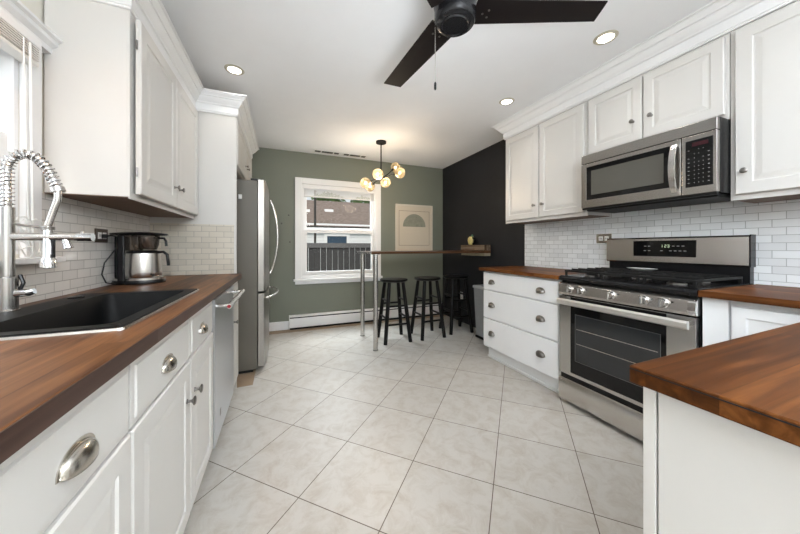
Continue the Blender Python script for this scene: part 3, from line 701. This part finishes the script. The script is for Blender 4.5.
od = part('oven_door', MB().grid('x', [GY0+.003, .868, 1.412, GY1-.003], [.222, .245, .772, .775], {(1, 1)}, 1.872, 1.904), STEELV, t, bevel=.003)
part('black_panel', MB().box(1.876, 1.904, .868, 1.412, .245, .772), BLACKG, od)
part('window_glass', MB().box(1.8745, 1.8758, .895, 1.378, .335, .655), OVENG, od, bevel=.006)
part('window_trim', MB().grid('x', [.893, .8955, 1.3775, 1.380], [.333, .3355, .6545, .657], {(1, 1)}, 1.8742, 1.8758), plain('dark window trim', (.10, .10, .10), .4), od)
part('rack_line', MB().box(1.8738, 1.8744, .905, 1.37, .555, .559).box(1.8738, 1.8744, .905, 1.37, .455, .459), STEEL, od)
h = part('handle', MB().prism([(1.824, .720), (1.812, .728), (1.810, .754), (1.820, .764), (1.834, .762), (1.834, .722)], 'y', GY0+.012, GY1-.030), SATIN, od, bevel=.002)
for y in (GY0+.035, GY1-.055): part('handle_post', MB().box(1.833, 1.873, y-.012, y+.012, .733, .755), STEEL, h, bevel=.002)
dr = part('storage_drawer', MB().prism([(1.904, .032), (1.874, .032), (1.866, .05), (1.862, .11), (1.866, .175), (1.874, .188), (1.904, .188)], 'y', GY0+.003, GY1-.003), STEEL, t, smooth=True)
part('drawer_gap', MB().box(1.885, 1.9045, GY0+.006, GY1-.006, .189, .221), BLACKM, t)
# burners and grates
BUR = ((2.02, 1.36, .045), (2.28, 1.36, .038), (2.15, 1.125, .05), (2.02, .89, .042), (2.28, .89, .036))
for x, y, r in BUR:
    b_ = part('burner', MB().lathe([(r, 0), (r, .008), (r*.8, .011)], (x, y, .9182), (0, 0, 1), 22), PEWTER, t, smooth=True)
    part('burner_cap', MB().lathe([(r*.75, 0), (r*.78, .005), (r*.6, .009)], (x, y, .9295), (0, 0, 1), 22), BLACKM, b_, smooth=True)
for y0, y1 in ((1.255, 1.485), (1.015, 1.238), (.765, .998)):
    m = MB(); z0, z1 = .944, .958
    for x in (1.915, 2.40): m.box(x-.006, x+.006, y0, y1, z0, z1)
    for y in (y0+.005, y1-.005): m.box(1.915, 2.40, y-.006, y+.006, z0, z1)
    ym = (y0+y1)/2
    m.box(1.915, 2.40, ym-.005, ym+.005, z0+.004, z1+.003)
    for x in (1.985, 2.055, 2.155, 2.245, 2.315):
        m.box(x-.005, x+.005, y0, y1, z0+.004, z1+.008)
    for x in (1.917, 2.398):
        for y in (y0+.008, y1-.008): m.box(x-.007, x+.007, y-.007, y+.007, .9185, z0)
    part('grate', m, BLACKM, t, bevel=.002)
bgd = part('backguard', MB().prism([(2.43, 1.012), (2.424, 1.02), (2.428, 1.182), (2.436, 1.192), (2.486, 1.192), (2.486, 1.012)], 'y', GY0+.001, GY1+.012), STEEL, t)
part('backguard_riser', MB().box(2.440, 2.486, GY0+.001, GY1-.001, .901, 1.0115), BLACK, t)
part('backguard_end', MB().prism([(2.426, 1.01), (2.424, 1.185), (2.434, 1.195), (2.4875, 1.195), (2.4875, 1.01)], 'y', GY0-.006, GY0+.0008), BLACK, bgd)
dp = part('display_panel', MB().box(2.4215, 2.4255, .972, 1.322, 1.058, 1.168), BLACKG, bgd, bevel=.002)
m = MB()
def seg7(m, x, yc, zc, h, w, segs, t_=.0016):
    """segments drawn on a plane facing -x; y decreases to the viewer's right"""
    P = {'a': (0, 1, 'h'), 'g': (0, 0, 'h'), 'd': (0, -1, 'h'), 'f': (-1, .5, 'v'), 'b': (1, .5, 'v'), 'e': (-1, -.5, 'v'), 'c': (1, -.5, 'v')}
    for s_ in segs:
        px, pz, o_ = P[s_]
        y = yc-px*w/2; z = zc+pz*h/2
        if o_ == 'h': m.box(x-.0004, x, yc-w/2, yc+w/2, z-t_/2, z+t_/2)
        else: m.box(x-.0004, x, y-t_/2, y+t_/2, z-h/4, z+h/4)
for i, sg_ in enumerate(('bc', 'abged', 'abgcd')): seg7(m, 2.4214, 1.150-i*.016-(.006 if i else 0), 1.130, .017, .009, sg_)
part('display_digits', m, DIGIT, dp)
m = MB()
for z, ys in ((1.130, (1.245, 1.222, 1.085, 1.060, 1.035)), (1.098, (1.248, 1.222, 1.150, 1.10, 1.075, 1.05, 1.025))):
    for y in ys: m.box(2.4212, 2.4214, y-.007, y+.007, z-.0018, z+.0018)
part('key_legends', m, LEGEND, dp)
# spoon rest on the grates
t = part('spoon_rest', MB().rings([[(2.235+a*sx*math.cos(2*PI*i/26)+(.03*math.cos(2*PI*i/26) if True else 0)*0, 1.17+b*sx*math.sin(2*PI*i/26), z) for i in range(26)] for a, b, sx, z in
      ((.045, .09, .6, .9665), (.045, .09, 1.0, .981), (.045, .09, .93, .9825), (.045, .09, .5, .971))]), plain('white ceramic', (.66, .66, .64), .25), smooth=True)
tag(t, 'white oval spoon rest lying on the middle burner grate', 'spoon rest')

# ------------------------------------------------------------ over-the-range microwave
MX = 2.095
t = thing('microwave', 'stainless over-the-range microwave with black keypad', 'microwave', (2.3, 1.115, 1.40))
part('body', MB().box(MX+.03, XR-.007, .756, 1.492, 1.412, 1.808), BLACK, t)
part('vent_bottom', MB().box(MX+.045, XR-.05, .770, 1.48, 1.393, 1.4115), BLACKM, t, bevel=.003)
part('vent_grille', MB().box(MX, MX+.0295, .757, 1.491, 1.742, 1.806), STEELM, t, bevel=.003)
part('bottom_lip', MB().box(MX+.006, MX+.0295, .760, 1.488, 1.402, 1.414), BLACKM, t)
dd = part('door', MB().grid('x', [.905, .955, 1.452, 1.491], [1.415, 1.472, 1.712, 1.739], {(1, 1)}, MX, MX+.0295), STEELM, t, bevel=.003)
part('black_frame', MB().box(MX+.002, MX+.0285, .955, 1.452, 1.472, 1.712), BLACKG, dd)
part('window_glass', MB().box(MX+.0008, MX+.0018, .985, 1.418, 1.505, 1.682), MICROG, dd)
pts = []
for i in range(15):
    k = i/14; pts.append((MX-.004-.034*math.sin(PI*k)**.7, 1.435+.275*k))
hp = [(x-.006, z) for x, z in pts] + [(x+.006, z) for x, z in pts[::-1]]
part('handle', MB().prism(hp, 'y', .917, .944), STEEL, dd, smooth=True)
kp = part('control_panel', MB().box(MX, MX+.0295, .757, .901, 1.415, 1.739), STEELM, t, bevel=.003)
kb = part('keypad', MB().box(MX-.0015, MX+.001, .772, .884, 1.455, 1.712), BLACKG, kp, bevel=.004)
part('display_window', MB().box(MX-.0022, MX-.0016, .790, .856, 1.676, 1.698), REDW, kb)
m = MB()
for i in range(9):
    z = 1.658-i*.0225
    for j, y in enumerate((.870, .846, .828, .810, .788)):
        if (i+j) % 3 == 1 and i < 3: continue
        wd = .007 if j in (0, 4) else .003
        m.box(MX-.0022, MX-.0016, y-wd/2, y+wd/2, z-.0012, z+.0012)
part('key_legends', m, LEGEND, kb)

# ------------------------------------------------------------ right uppers
RU = 2.222
def upper_right(y0, y1, z0, label, doors, kz):
    t = thing('upper_cabinet', label, 'cabinet', (2.35, (y0+y1)/2, z0))
    part('cabinet_box', MB().box(RU+.010, XR-.007, y0+.0005, y1-.0005, z0+.006, 2.36), WHITE, t)
    part('face_frame', MB().box(RU, RU+.0098, y0+.0005, y1-.0005, z0, 2.274), WHITE, t, bevel=.0015)
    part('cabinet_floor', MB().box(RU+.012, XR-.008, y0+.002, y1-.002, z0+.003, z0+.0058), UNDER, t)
    for a, b, ky in doors:
        d = part('door', MB().front(RU-.021, -1, a, b, z0+.028, 2.258, w=.052 if b-a < .45 else .06), WHITE, t)
        if ky: knob((RU-.021, ky, kz), (-1, 0, 0), d, r=.014)
    return t
upper_right(1.530, 2.425, 1.371, 'white two-door upper cabinet next to the black wall', [(1.985, 2.405, 2.025), (1.552, 1.975, 1.930)], 1.516)
upper_right(.754, 1.528, 1.812, 'short white two-door upper cabinet above the microwave', [(1.154, 1.512, 1.202), (.770, 1.144, 1.098)], 1.972)
upper_right(-.10, .752, 1.371, 'tall white upper cabinet right of the microwave', [(.190, .730, .692), (-.09, .18, None)], 1.516)

# ------------------------------------------------------------ right corner base, peninsula, worktop
t = thing('base_cabinet', 'white corner base cabinet right of the range', 'cabinet', (2.2, .4, 0))
part('cabinet_box', MB().box(RX+.021, XR-.008, -.60, .738, .10, .883), WHITEC, t)
part('toe_kick', MB().box(RX+.07, XR-.008, -.60, .738, 0, .099), WHITEC, t)
part('corner_stile', MB().box(RX+.001, RX+.0205, .650, .738, .10, .883), WHITEC, t)
part('door', MB().front(RX, -1, .315, .642, .115, .855, w=.045, style='flatpanel'), WHITEC, t)
t = thing('peninsula_cabinet', 'white panelled peninsula base under the nearest walnut worktop', 'cabinet', (1.2, -.02, 0))
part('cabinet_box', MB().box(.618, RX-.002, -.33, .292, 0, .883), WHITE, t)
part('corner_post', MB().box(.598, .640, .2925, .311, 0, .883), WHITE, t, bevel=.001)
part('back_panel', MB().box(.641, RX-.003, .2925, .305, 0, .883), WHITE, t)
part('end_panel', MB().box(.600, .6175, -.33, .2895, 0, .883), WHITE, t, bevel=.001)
wt = part('worktop', MB().rings([[(x, y, z) for x, y in ((.577, -.36), (1.868, -.36), (1.868, -.6), (XR-.0075, -.6), (XR-.0075, .741), (1.868, .741), (1.868, .322), (.577, .322))] for z in (CT0R, CT1)]), (WOODP, WOODR), bevel=.0025)
tag(wt, 'L-shaped walnut worktop over peninsula and corner cabinet nearest the camera', 'worktop')
part('edge_seam', MB().box(.5762, .5769, -.36, .321, .9075, .9095), BLACKM, wt)
# boards of the wall run have their grain along the wall: cut the L at the joint
bmx = bmesh.new(); bmx.from_mesh(wt.data)
bmesh.ops.bisect_plane(bmx, geom=bmx.verts[:]+bmx.edges[:]+bmx.faces[:], plane_co=(1.868, 0, 0), plane_no=(1, 0, 0))
for f in bmx.faces:
    if f.calc_center_median().x > 1.8675: f.material_index = 1
bmx.to_mesh(wt.data); bmx.free()

# ------------------------------------------------------------ breakfast corner
t = thing('bar_table', 'narrow dark wood bar table on two steel legs', 'table', (1.7, 3.28, 0))
m = MB().rings([[(x, y, z) for x, y in ((.885, 2.965), (2.395, 2.965), (2.395, 3.60), (.885, 3.60))] for z in (1.046, 1.071)])
part('tabletop', m, TABLEW, t, bevel=.004)
part('metal_edge', MB().box(.880, .884, 2.965, 3.60, 1.046, 1.071), STEEL, t)
for x, y in ((.943, 2.998), (.945, 3.553)):
    l = part('leg', MB().lathe([(.026, 0), (.026, 1.036)], (x, y, .004), (0, 0, 1), 20), STEELV, t, smooth=True)
    part('foot', MB().lathe([(.029, 0), (.029, .004)], (x, y, 0), (0, 0, 1), 18), BLACKM, l)
    part('mounting_plate', MB().lathe([(.045, 0), (.045, .005)], (x, y, 1.0405), (0, 0, 1), 18), STEEL, l)
t = thing('wall_ledge', 'rustic barn wood ledge on black wall at the table end', 'shelf', (2.47, 3.3, 1.0))
part('wood_block', MB().box(2.396, XR-.001, 2.99, 3.52, 1.078, 1.150), RUSTIC, t, bevel=.004)
part('lower_cleat', MB().box(2.400, XR-.001, 3.0, 3.51, 1.005, 1.042), plain('pale raw wood', (.34, .29, .20), .7, noise=.2, scale=20), t, bevel=.003)
part('middle_board', MB().box(2.398, XR-.001, 2.995, 3.515, 1.0425, 1.0775), TABLEW, t)
t = thing('ceramic_ornament', 'small yellow and black ceramic ornament with green top on the wall ledge', 'ornament', (2.45, 3.30, 1.150))
part('body', MB().lathe([(.030, 0), (.040, .01), (.046, .035), (.050, .065), (.046, .095), (.028, .115), (.004, .119)], (2.447, 3.335, 1.1505), (0, 0, 1), 20), YELLOWC, t, smooth=True)
part('handle', MB().tube([(2.445, 3.30, 1.245), (2.44, 3.265, 1.240), (2.44, 3.255, 1.21), (2.445, 3.27, 1.175), (2.445, 3.30, 1.165)], .016, 8), BLACK, t, smooth=True)
part('leaf_top', MB().lathe([(.012, 0), (.016, .012), (.012, .025), (.003, .035)], (2.45, 3.325, 1.2655), (-.1, -.5, 1), 12), GREENC, t, smooth=True)

# stools
def make_stool():
    t = thing('bar_stool', 'x', 'stool', (0, 0, 0), group='round black bar stools under the table')
    part('seat', MB().lathe([(.10, .705), (.155, .707), (.168, .716), (.170, .726), (.163, .736), (.13, .739), (.06, .735), (.002, .734)], n=36), STOOLM, t, smooth=True)
    top, bot = .086, .155
    for sx in (-1, 1):
        for sy in (-1, 1):
            part('leg', MB().lathe([(.022, 0), (.0235, .3), (.0225, .60), (.020, .722)], (sx*bot, sy*bot, 0), ((top-bot)*sx, (top-bot)*sy, .705), 12), STOOLM, t, smooth=True)
    def off(z): return bot+(top-bot)*z/.705
    for s_ in (-1, 1):
        for z in (.425, .215): a = off(z); part('rung', MB().cyl((-a, s_*a, z), (a, s_*a, z), .012, n=10), STOOLM, t, smooth=True)
        for z in (.485, .285): a = off(z); part('rung', MB().cyl((s_*a, -a, z), (s_*a, a, z), .012, n=10), STOOLM, t, smooth=True)
    return t
proto = make_stool()
for i, (x, y, rz, lab) in enumerate(((1.258, 3.262, -2, 'round black wooden bar stool nearest the steel table legs'),
                                     (1.710, 3.248, 1, 'round black wooden bar stool in the middle of the three'),
                                     (2.166, 3.300, -4, 'round black wooden bar stool against the black wall'))):
    o = proto if i == 0 else copy_tree(proto)
    o.location = (x, y, 0); o.rotation_euler.z = math.radians(rz); o['label'] = lab

# picture
t = thing('framed_print', 'pale framed arch print hanging on the green wall', 'picture', (1.967, YB, 1.41))
part('frame', MB().grid('y', [1.640, 1.672, 2.264, 2.296], [1.035, 1.067, 1.766, 1.798], {(1, 1)}, YB-.026, YB-.001), FRAMEW, t, bevel=.003)
p_ = part('print', MB().box(1.672, 2.264, YB-.014, YB-.001, 1.067, 1.766), PAPER, t)
part('printed_border', MB().grid('y', [1.700, 1.706, 2.232, 2.238], [1.145, 1.151, 1.692, 1.698], {(1, 1)}, YB-.0146, YB-.0141), LINEM, p_)
ar = [(1.968+.20*math.cos(PI*i/24), 1.445+.205*math.sin(PI*i/24)) for i in range(25)]
part('printed_arch', MB().prism(ar, 'y', YB-.0146, YB-.0141), ARCHM, p_)

# baseboard heater
t = thing('baseboard_heater', 'long white baseboard heater under the far window', 'heater', (1.3, YB, 0))
part('cover', MB().prism([(YB-.001, .192), (YB-.052, .188), (YB-.064, .178), (YB-.066, .172), (YB-.001, .172)], 'x', .092, XR-.02), TRIM, t)
part('front_panel', MB().prism([(YB-.066, .155), (YB-.070, .150), (YB-.070, .035), (YB-.066, .030), (YB-.06, .030), (YB-.06, .155)], 'x', .096, XR-.02), TRIM, t)
part('fins', MB().box(.10, XR-.025, YB-.058, YB-.003, .004, .171), BLACKM, t)
part('end_cap', MB().box(.088, .0955, YB-.071, YB-.001, .018, .193), TRIM, t, bevel=.002)

# ceiling vents
for x0, x1, lab in ((.39, .765, 'white ceiling vent nearer the refrigerator'), (.785, 1.15, 'white ceiling vent nearer the pendant lamp')):
    t = thing('ceiling_vent', lab, 'vent', ((x0+x1)/2, 4.07, H), group='ceiling vents before the green wall')
    ya, yb = 4.015, 4.125
    n = 3; xs = [x0, x0+.025]
    wds = (.08, .16, .07) ; x = x0+.025; us = [x0]; holes = set(); idx = 0
    us.append(x); 
    for k, wv in enumerate(wds):
        x += wv*(x1-x0-.05-.03)/.31; us.append(x); x += .015; us.append(x)
    us[-1] = x1
    for k in range(3): holes.add((1+2*k, 1))
    part('face_plate', MB().grid('z', us, [ya, ya+.018, yb-.018, yb], holes, H-.003, H-.0005), TRIM, t, bevel=.001)
    m = MB()
    for k in range(2): y = ya+.042+k*.030; m.box(x0+.026, x1-.026, y, y+.003, H-.003, H-.0013)
    part('louvre', m, PEWTER, t)
    part('dark_backing', MB().box(x0+.02, x1-.02, ya+.015, yb-.015, H-.0012, H-.0004), BLACKM, t)  # thin black sheet standing in for the shade inside the vent

# recessed lights
def can(x, y, lab, col=(1, .96, .91), power=.75, cm=CANL):
    t = thing('recessed_light', lab, 'ceiling light', (x, y, H), group='recessed ceiling lights')
    part('trim_ring', MB().lathe([(.043, -.003), (.047, -.007), (.060, -.006), (.066, -.0006)], (x, y, H), (0, 0, 1), 32, cap=False), plain('warm white ring', (.52, .48, .38), .4), t, smooth=True)
    part('lens', MB().lathe([(.0445, -.0045), (.02, -.0052), (.002, -.0054)], (x, y, H), (0, 0, 1), 32), cm, t)
    l = area('recessed_lamp', (x, y, H-.012), (x, y, 0), .10, .10, power, col, 'DISK', math.radians(105))
can(-.325, 2.43, 'lit recessed ceiling light before the refrigerator cabinet')
can(1.871, 2.029, 'lit recessed ceiling light above the three-drawer cabinet')
can(1.873, 1.175, 'lit recessed ceiling light above the range')
can(.15, -.45, 'recessed ceiling light above the camera')
can(1.35, -.7, 'recessed ceiling light above the far side of the peninsula')
can(-.60, 1.05, 'warm recessed ceiling light over the sink', (1, .55, .22), 2.2)

# ceiling fan
hx, hy = .735, 1.125
t = thing('ceiling_fan', 'black three-blade ceiling fan with pull chain', 'ceiling fan', (hx, hy, H))
part('canopy', MB().lathe([(.075, -.0005), (.078, -.03), (.06, -.05), (.05, -.06)], (hx, hy, H), (0, 0, 1), 30), BLACK, t, smooth=True)
part('motor_housing', MB().lathe([(.05, 2.374), (.088, 2.365), (.098, 2.345), (.098, 2.235), (.094, 2.222), (.094, 2.178)], (hx, hy, 0), (0, 0, 1), 36), BLACK, t, smooth=True)
part('switch_cup', MB().lathe([(.094, 2.177), (.093, 2.160), (.086, 2.149), (.080, 2.148), (.074, 2.143), (.063, 2.142), (.060, 2.136), (.056, 2.140), (.002, 2.1405)][::-1], (hx, hy, 0), (0, 0, 1), 36), BLACK, t, smooth=True)
for ang in (95.5, -22.5, 215.5):
    a = math.radians(ang); d = Vector((math.cos(a), math.sin(a), 0)); w = Vector((-math.sin(a), math.cos(a), 0)); up = Vector((0, 0, 1)); pit = math.radians(1.5)
    wv = (w*math.cos(pit)+up*math.sin(pit)); nv = d.cross(wv)
    o3 = Vector((hx, hy, 2.199))
    out = [(.085, -.078), (.655, -.064), (.672, .052), (.085, .068)]
    rg = [[o3+d*r+wv*s_+nv*h_ for r, s_ in out] for h_ in (-.003, .003)]
    bl_ = part('blade', MB().rings(rg), FANM, t, bevel=.002)
    rg = [[o3+d*r+wv*s_+nv*h_ for r, s_ in ((.06, -.03), (.15, -.022), (.15, .022), (.06, .03))] for h_ in (.0035, .009)]
    br_ = part('blade_iron', MB().rings(rg), BLACK, bl_)
    for r, s_ in ((.125, 0), (.15, -.02), (.15, .02)):
        c_ = o3+d*r+wv*s_; part('screw', MB().cyl(c_-nv*.0032, c_-nv*.006, .005, n=8), PEWTER, bl_)
cxp, cyp = .655, 1.167
part('pull_chain', MB().cyl((cxp, cyp, 2.14), (cxp, cyp, 1.885), .0016, n=6), NICKEL, t)
part('chain_pull', MB().lathe([(.003, 0), (.0055, .006), (.0055, .03), (.003, .036)], (cxp, cyp, 1.85), (0, 0, 1), 10), BLACK, t, smooth=True)

# pendant with six globes
px, py = 1.140, 3.397
t = thing('globe_chandelier', 'black branching chandelier with six clear globes', 'chandelier', (px, py, H))
part('canopy', MB().lathe([(.064, -.0005), (.064, -.022), (.02, -.026)], (px, py, H), (0, 0, 1), 28), BLACKM, t, smooth=True)
part('rod', MB().cyl((px, py, H-.02), (px, py, 1.965), .008, n=10), BLACKM, t, smooth=True)
part('hub', MB().uvsphere((px, py, 1.972), .020), BLACKM, t, smooth=True)
GL = GLOBES = [(0.926, 3.343, 1.889), (1.051, 3.581, 1.904), (1.043, 3.225, 1.978), (1.205, 3.418, 1.936), (1.381, 3.519, 2.168), (1.310, 3.191, 2.012)]
for i, g in enumerate(GL):
    g = Vector(g); h_ = Vector((px, py, 1.972)); mid = h_.lerp(g, .55)+Vector((0, 0, .01)); e = g-(g-h_).normalized()*.062
    if i == 4: mid = h_.lerp(g, .5)+Vector((0, 0, -.01))
    arm = part('arm', MB().tube([h_, mid, e], .0055, 8), BLACKM, t, smooth=True)
    part('socket', MB().cyl(e-(g-h_).normalized()*.02, e+(g-h_).normalized()*.015, .014, n=14), BLACKM, arm, smooth=True)
    gb = part('globe', MB().uvsphere(g, .064, 24, 16), GLOBE, t, smooth=True)
    part('bulb', MB().uvsphere(g, .017, 12, 8), BULB, gb, smooth=True)
pl = bpy.data.lights.new('chandelier_glow', 'POINT'); pl.energy = 21; pl.color = (1, .81, .60); pl.shadow_soft_size = .12
po = bpy.data.objects.new('chandelier_glow', pl); S.collection.objects.link(po); po.location = (1.14, 3.36, 1.86)

# ------------------------------------------------------------ outside
struct('yard_bounce', MB().box(-3, 6, YB+.2, 7.3, -.449, -.40), plain('added bounce slab', (.55, .54, .52), .8), label='added bounce slab outside the far window', cat='ground')  # unseen pale slab, added to bounce light up through the window
struct('ground', MB().box(-25, 30, YB+.2, 45, -.55, -.45), GRASS, label='back yard ground beyond the window', cat='ground')
t = thing('wooden_fence', 'dark weathered board fence behind the far window', 'fence', (1.5, 7.5, -.45))
m = MB(); x = -3.5; random.seed(3)
while x < 9:
    m.box(x, x+.138, 7.5, 7.52, -.42, 1.14+random.uniform(-.004, .004)); x += .147
part('board_panel', m, FENCEM, t)
part('top_rail', MB().box(-3.5, 9, 7.47, 7.5, 1.10, 1.22), plain('dark fence rail', (.06, .056, .054), .8, noise=.3), t)
for x in (-2.4, .35, 3.1, 5.8): part('post', MB().box(x, x+.10, 7.521, 7.62, -.45, 1.23), FENCEM, t)
t = thing('neighbour_house', 'white sided neighbour house with brown shingle roof behind fence', 'house', (3, 14, -.45))
m = MB(); z = -.45
while z < 1.95:
    m.prism([(12.0, z), (12.0, z+.14), (12.2, z+.14), (12.2, z), (11.982, z)], 'x', -4, 12); z += .14
part('wall', m, SIDING, t)
part('roof', MB().prism([(11.82, 1.86), (11.82, 1.93), (16.3, 3.66), (21, 1.93), (21, 1.86), (16.3, 3.56)], 'x', -4.4, 12.4), ROOFM, t)
part('fascia', MB().box(-4.4, 12.4, 11.76, 11.815, 1.80, 1.95), plain('dark gutter', (.05, .045, .04), .6), t)
f = part('window', MB().grid('y', [1.58, 1.70, 2.50, 2.62], [.85, .97, 1.56, 1.66], {(1, 1)}, 11.93, 11.981), TRIM, t)
part('pane', MB().box(1.70, 2.50, 11.95, 11.96, .97, 1.56), WINBLUE, f)
for x, y in ((.98, 14.0), (1.9, 14.2)):
    z = 1.93+(y-11.82)*1.73/4.48
    part('roof_vent', MB().prism([(y-.12, z-.05), (y-.12, z+.07), (y+.2, z+.12), (y+.2, z)], 'x', x, x+(.22 if x < 1.5 else .4)), TRIM, t)
tp = part('utility_pole', MB().cyl((.925, 9.0, -.45), (.925, 9.0, 5.5), .035, n=10), plain('dark pole', (.05, .045, .04), .8))
tag(tp, 'thin dark pole standing between fence and neighbour house', 'pole')
def tree(x, y, h_, r, label):
    t = thing('tree', label, 'tree', (x, y, -.45), group='trees behind the neighbour house')
    part('trunk', MB().cyl((x, y, -.45), (x, y, h_-r*.5), .18, .1, n=10), BARK, t)
    m = MB(); rnd = random.Random(int(x*10))
    for k in range(900):
        th = rnd.uniform(0, 2*PI); ph = math.acos(rnd.uniform(-1, 1)); rr_ = r*rnd.uniform(.55, 1.05)
        c = Vector((x+rr_*math.sin(ph)*math.cos(th), y+rr_*math.sin(ph)*math.sin(th), h_+.75*rr_*math.cos(ph)))
        a = Vector((rnd.uniform(-1, 1), rnd.uniform(-1, 1), rnd.uniform(-1, 1))).normalized(); b = a.orthogonal().normalized(); s_ = rnd.uniform(.09, .2)
        vs = [m.b.verts.new(c+a*s_), m.b.verts.new(c+b*s_*.6), m.b.verts.new(c-a*s_), m.b.verts.new(c-b*s_*.6)]; m.b.faces.new(vs)
    part('foliage', m, LEAF, t)
tree(3.2, 22, 4.2, 1.3, 'leafy tree showing above the roof, left of the two')
tree(5.9, 22, 4.2, 1.1, 'leafy tree showing above the roof, right of the two')
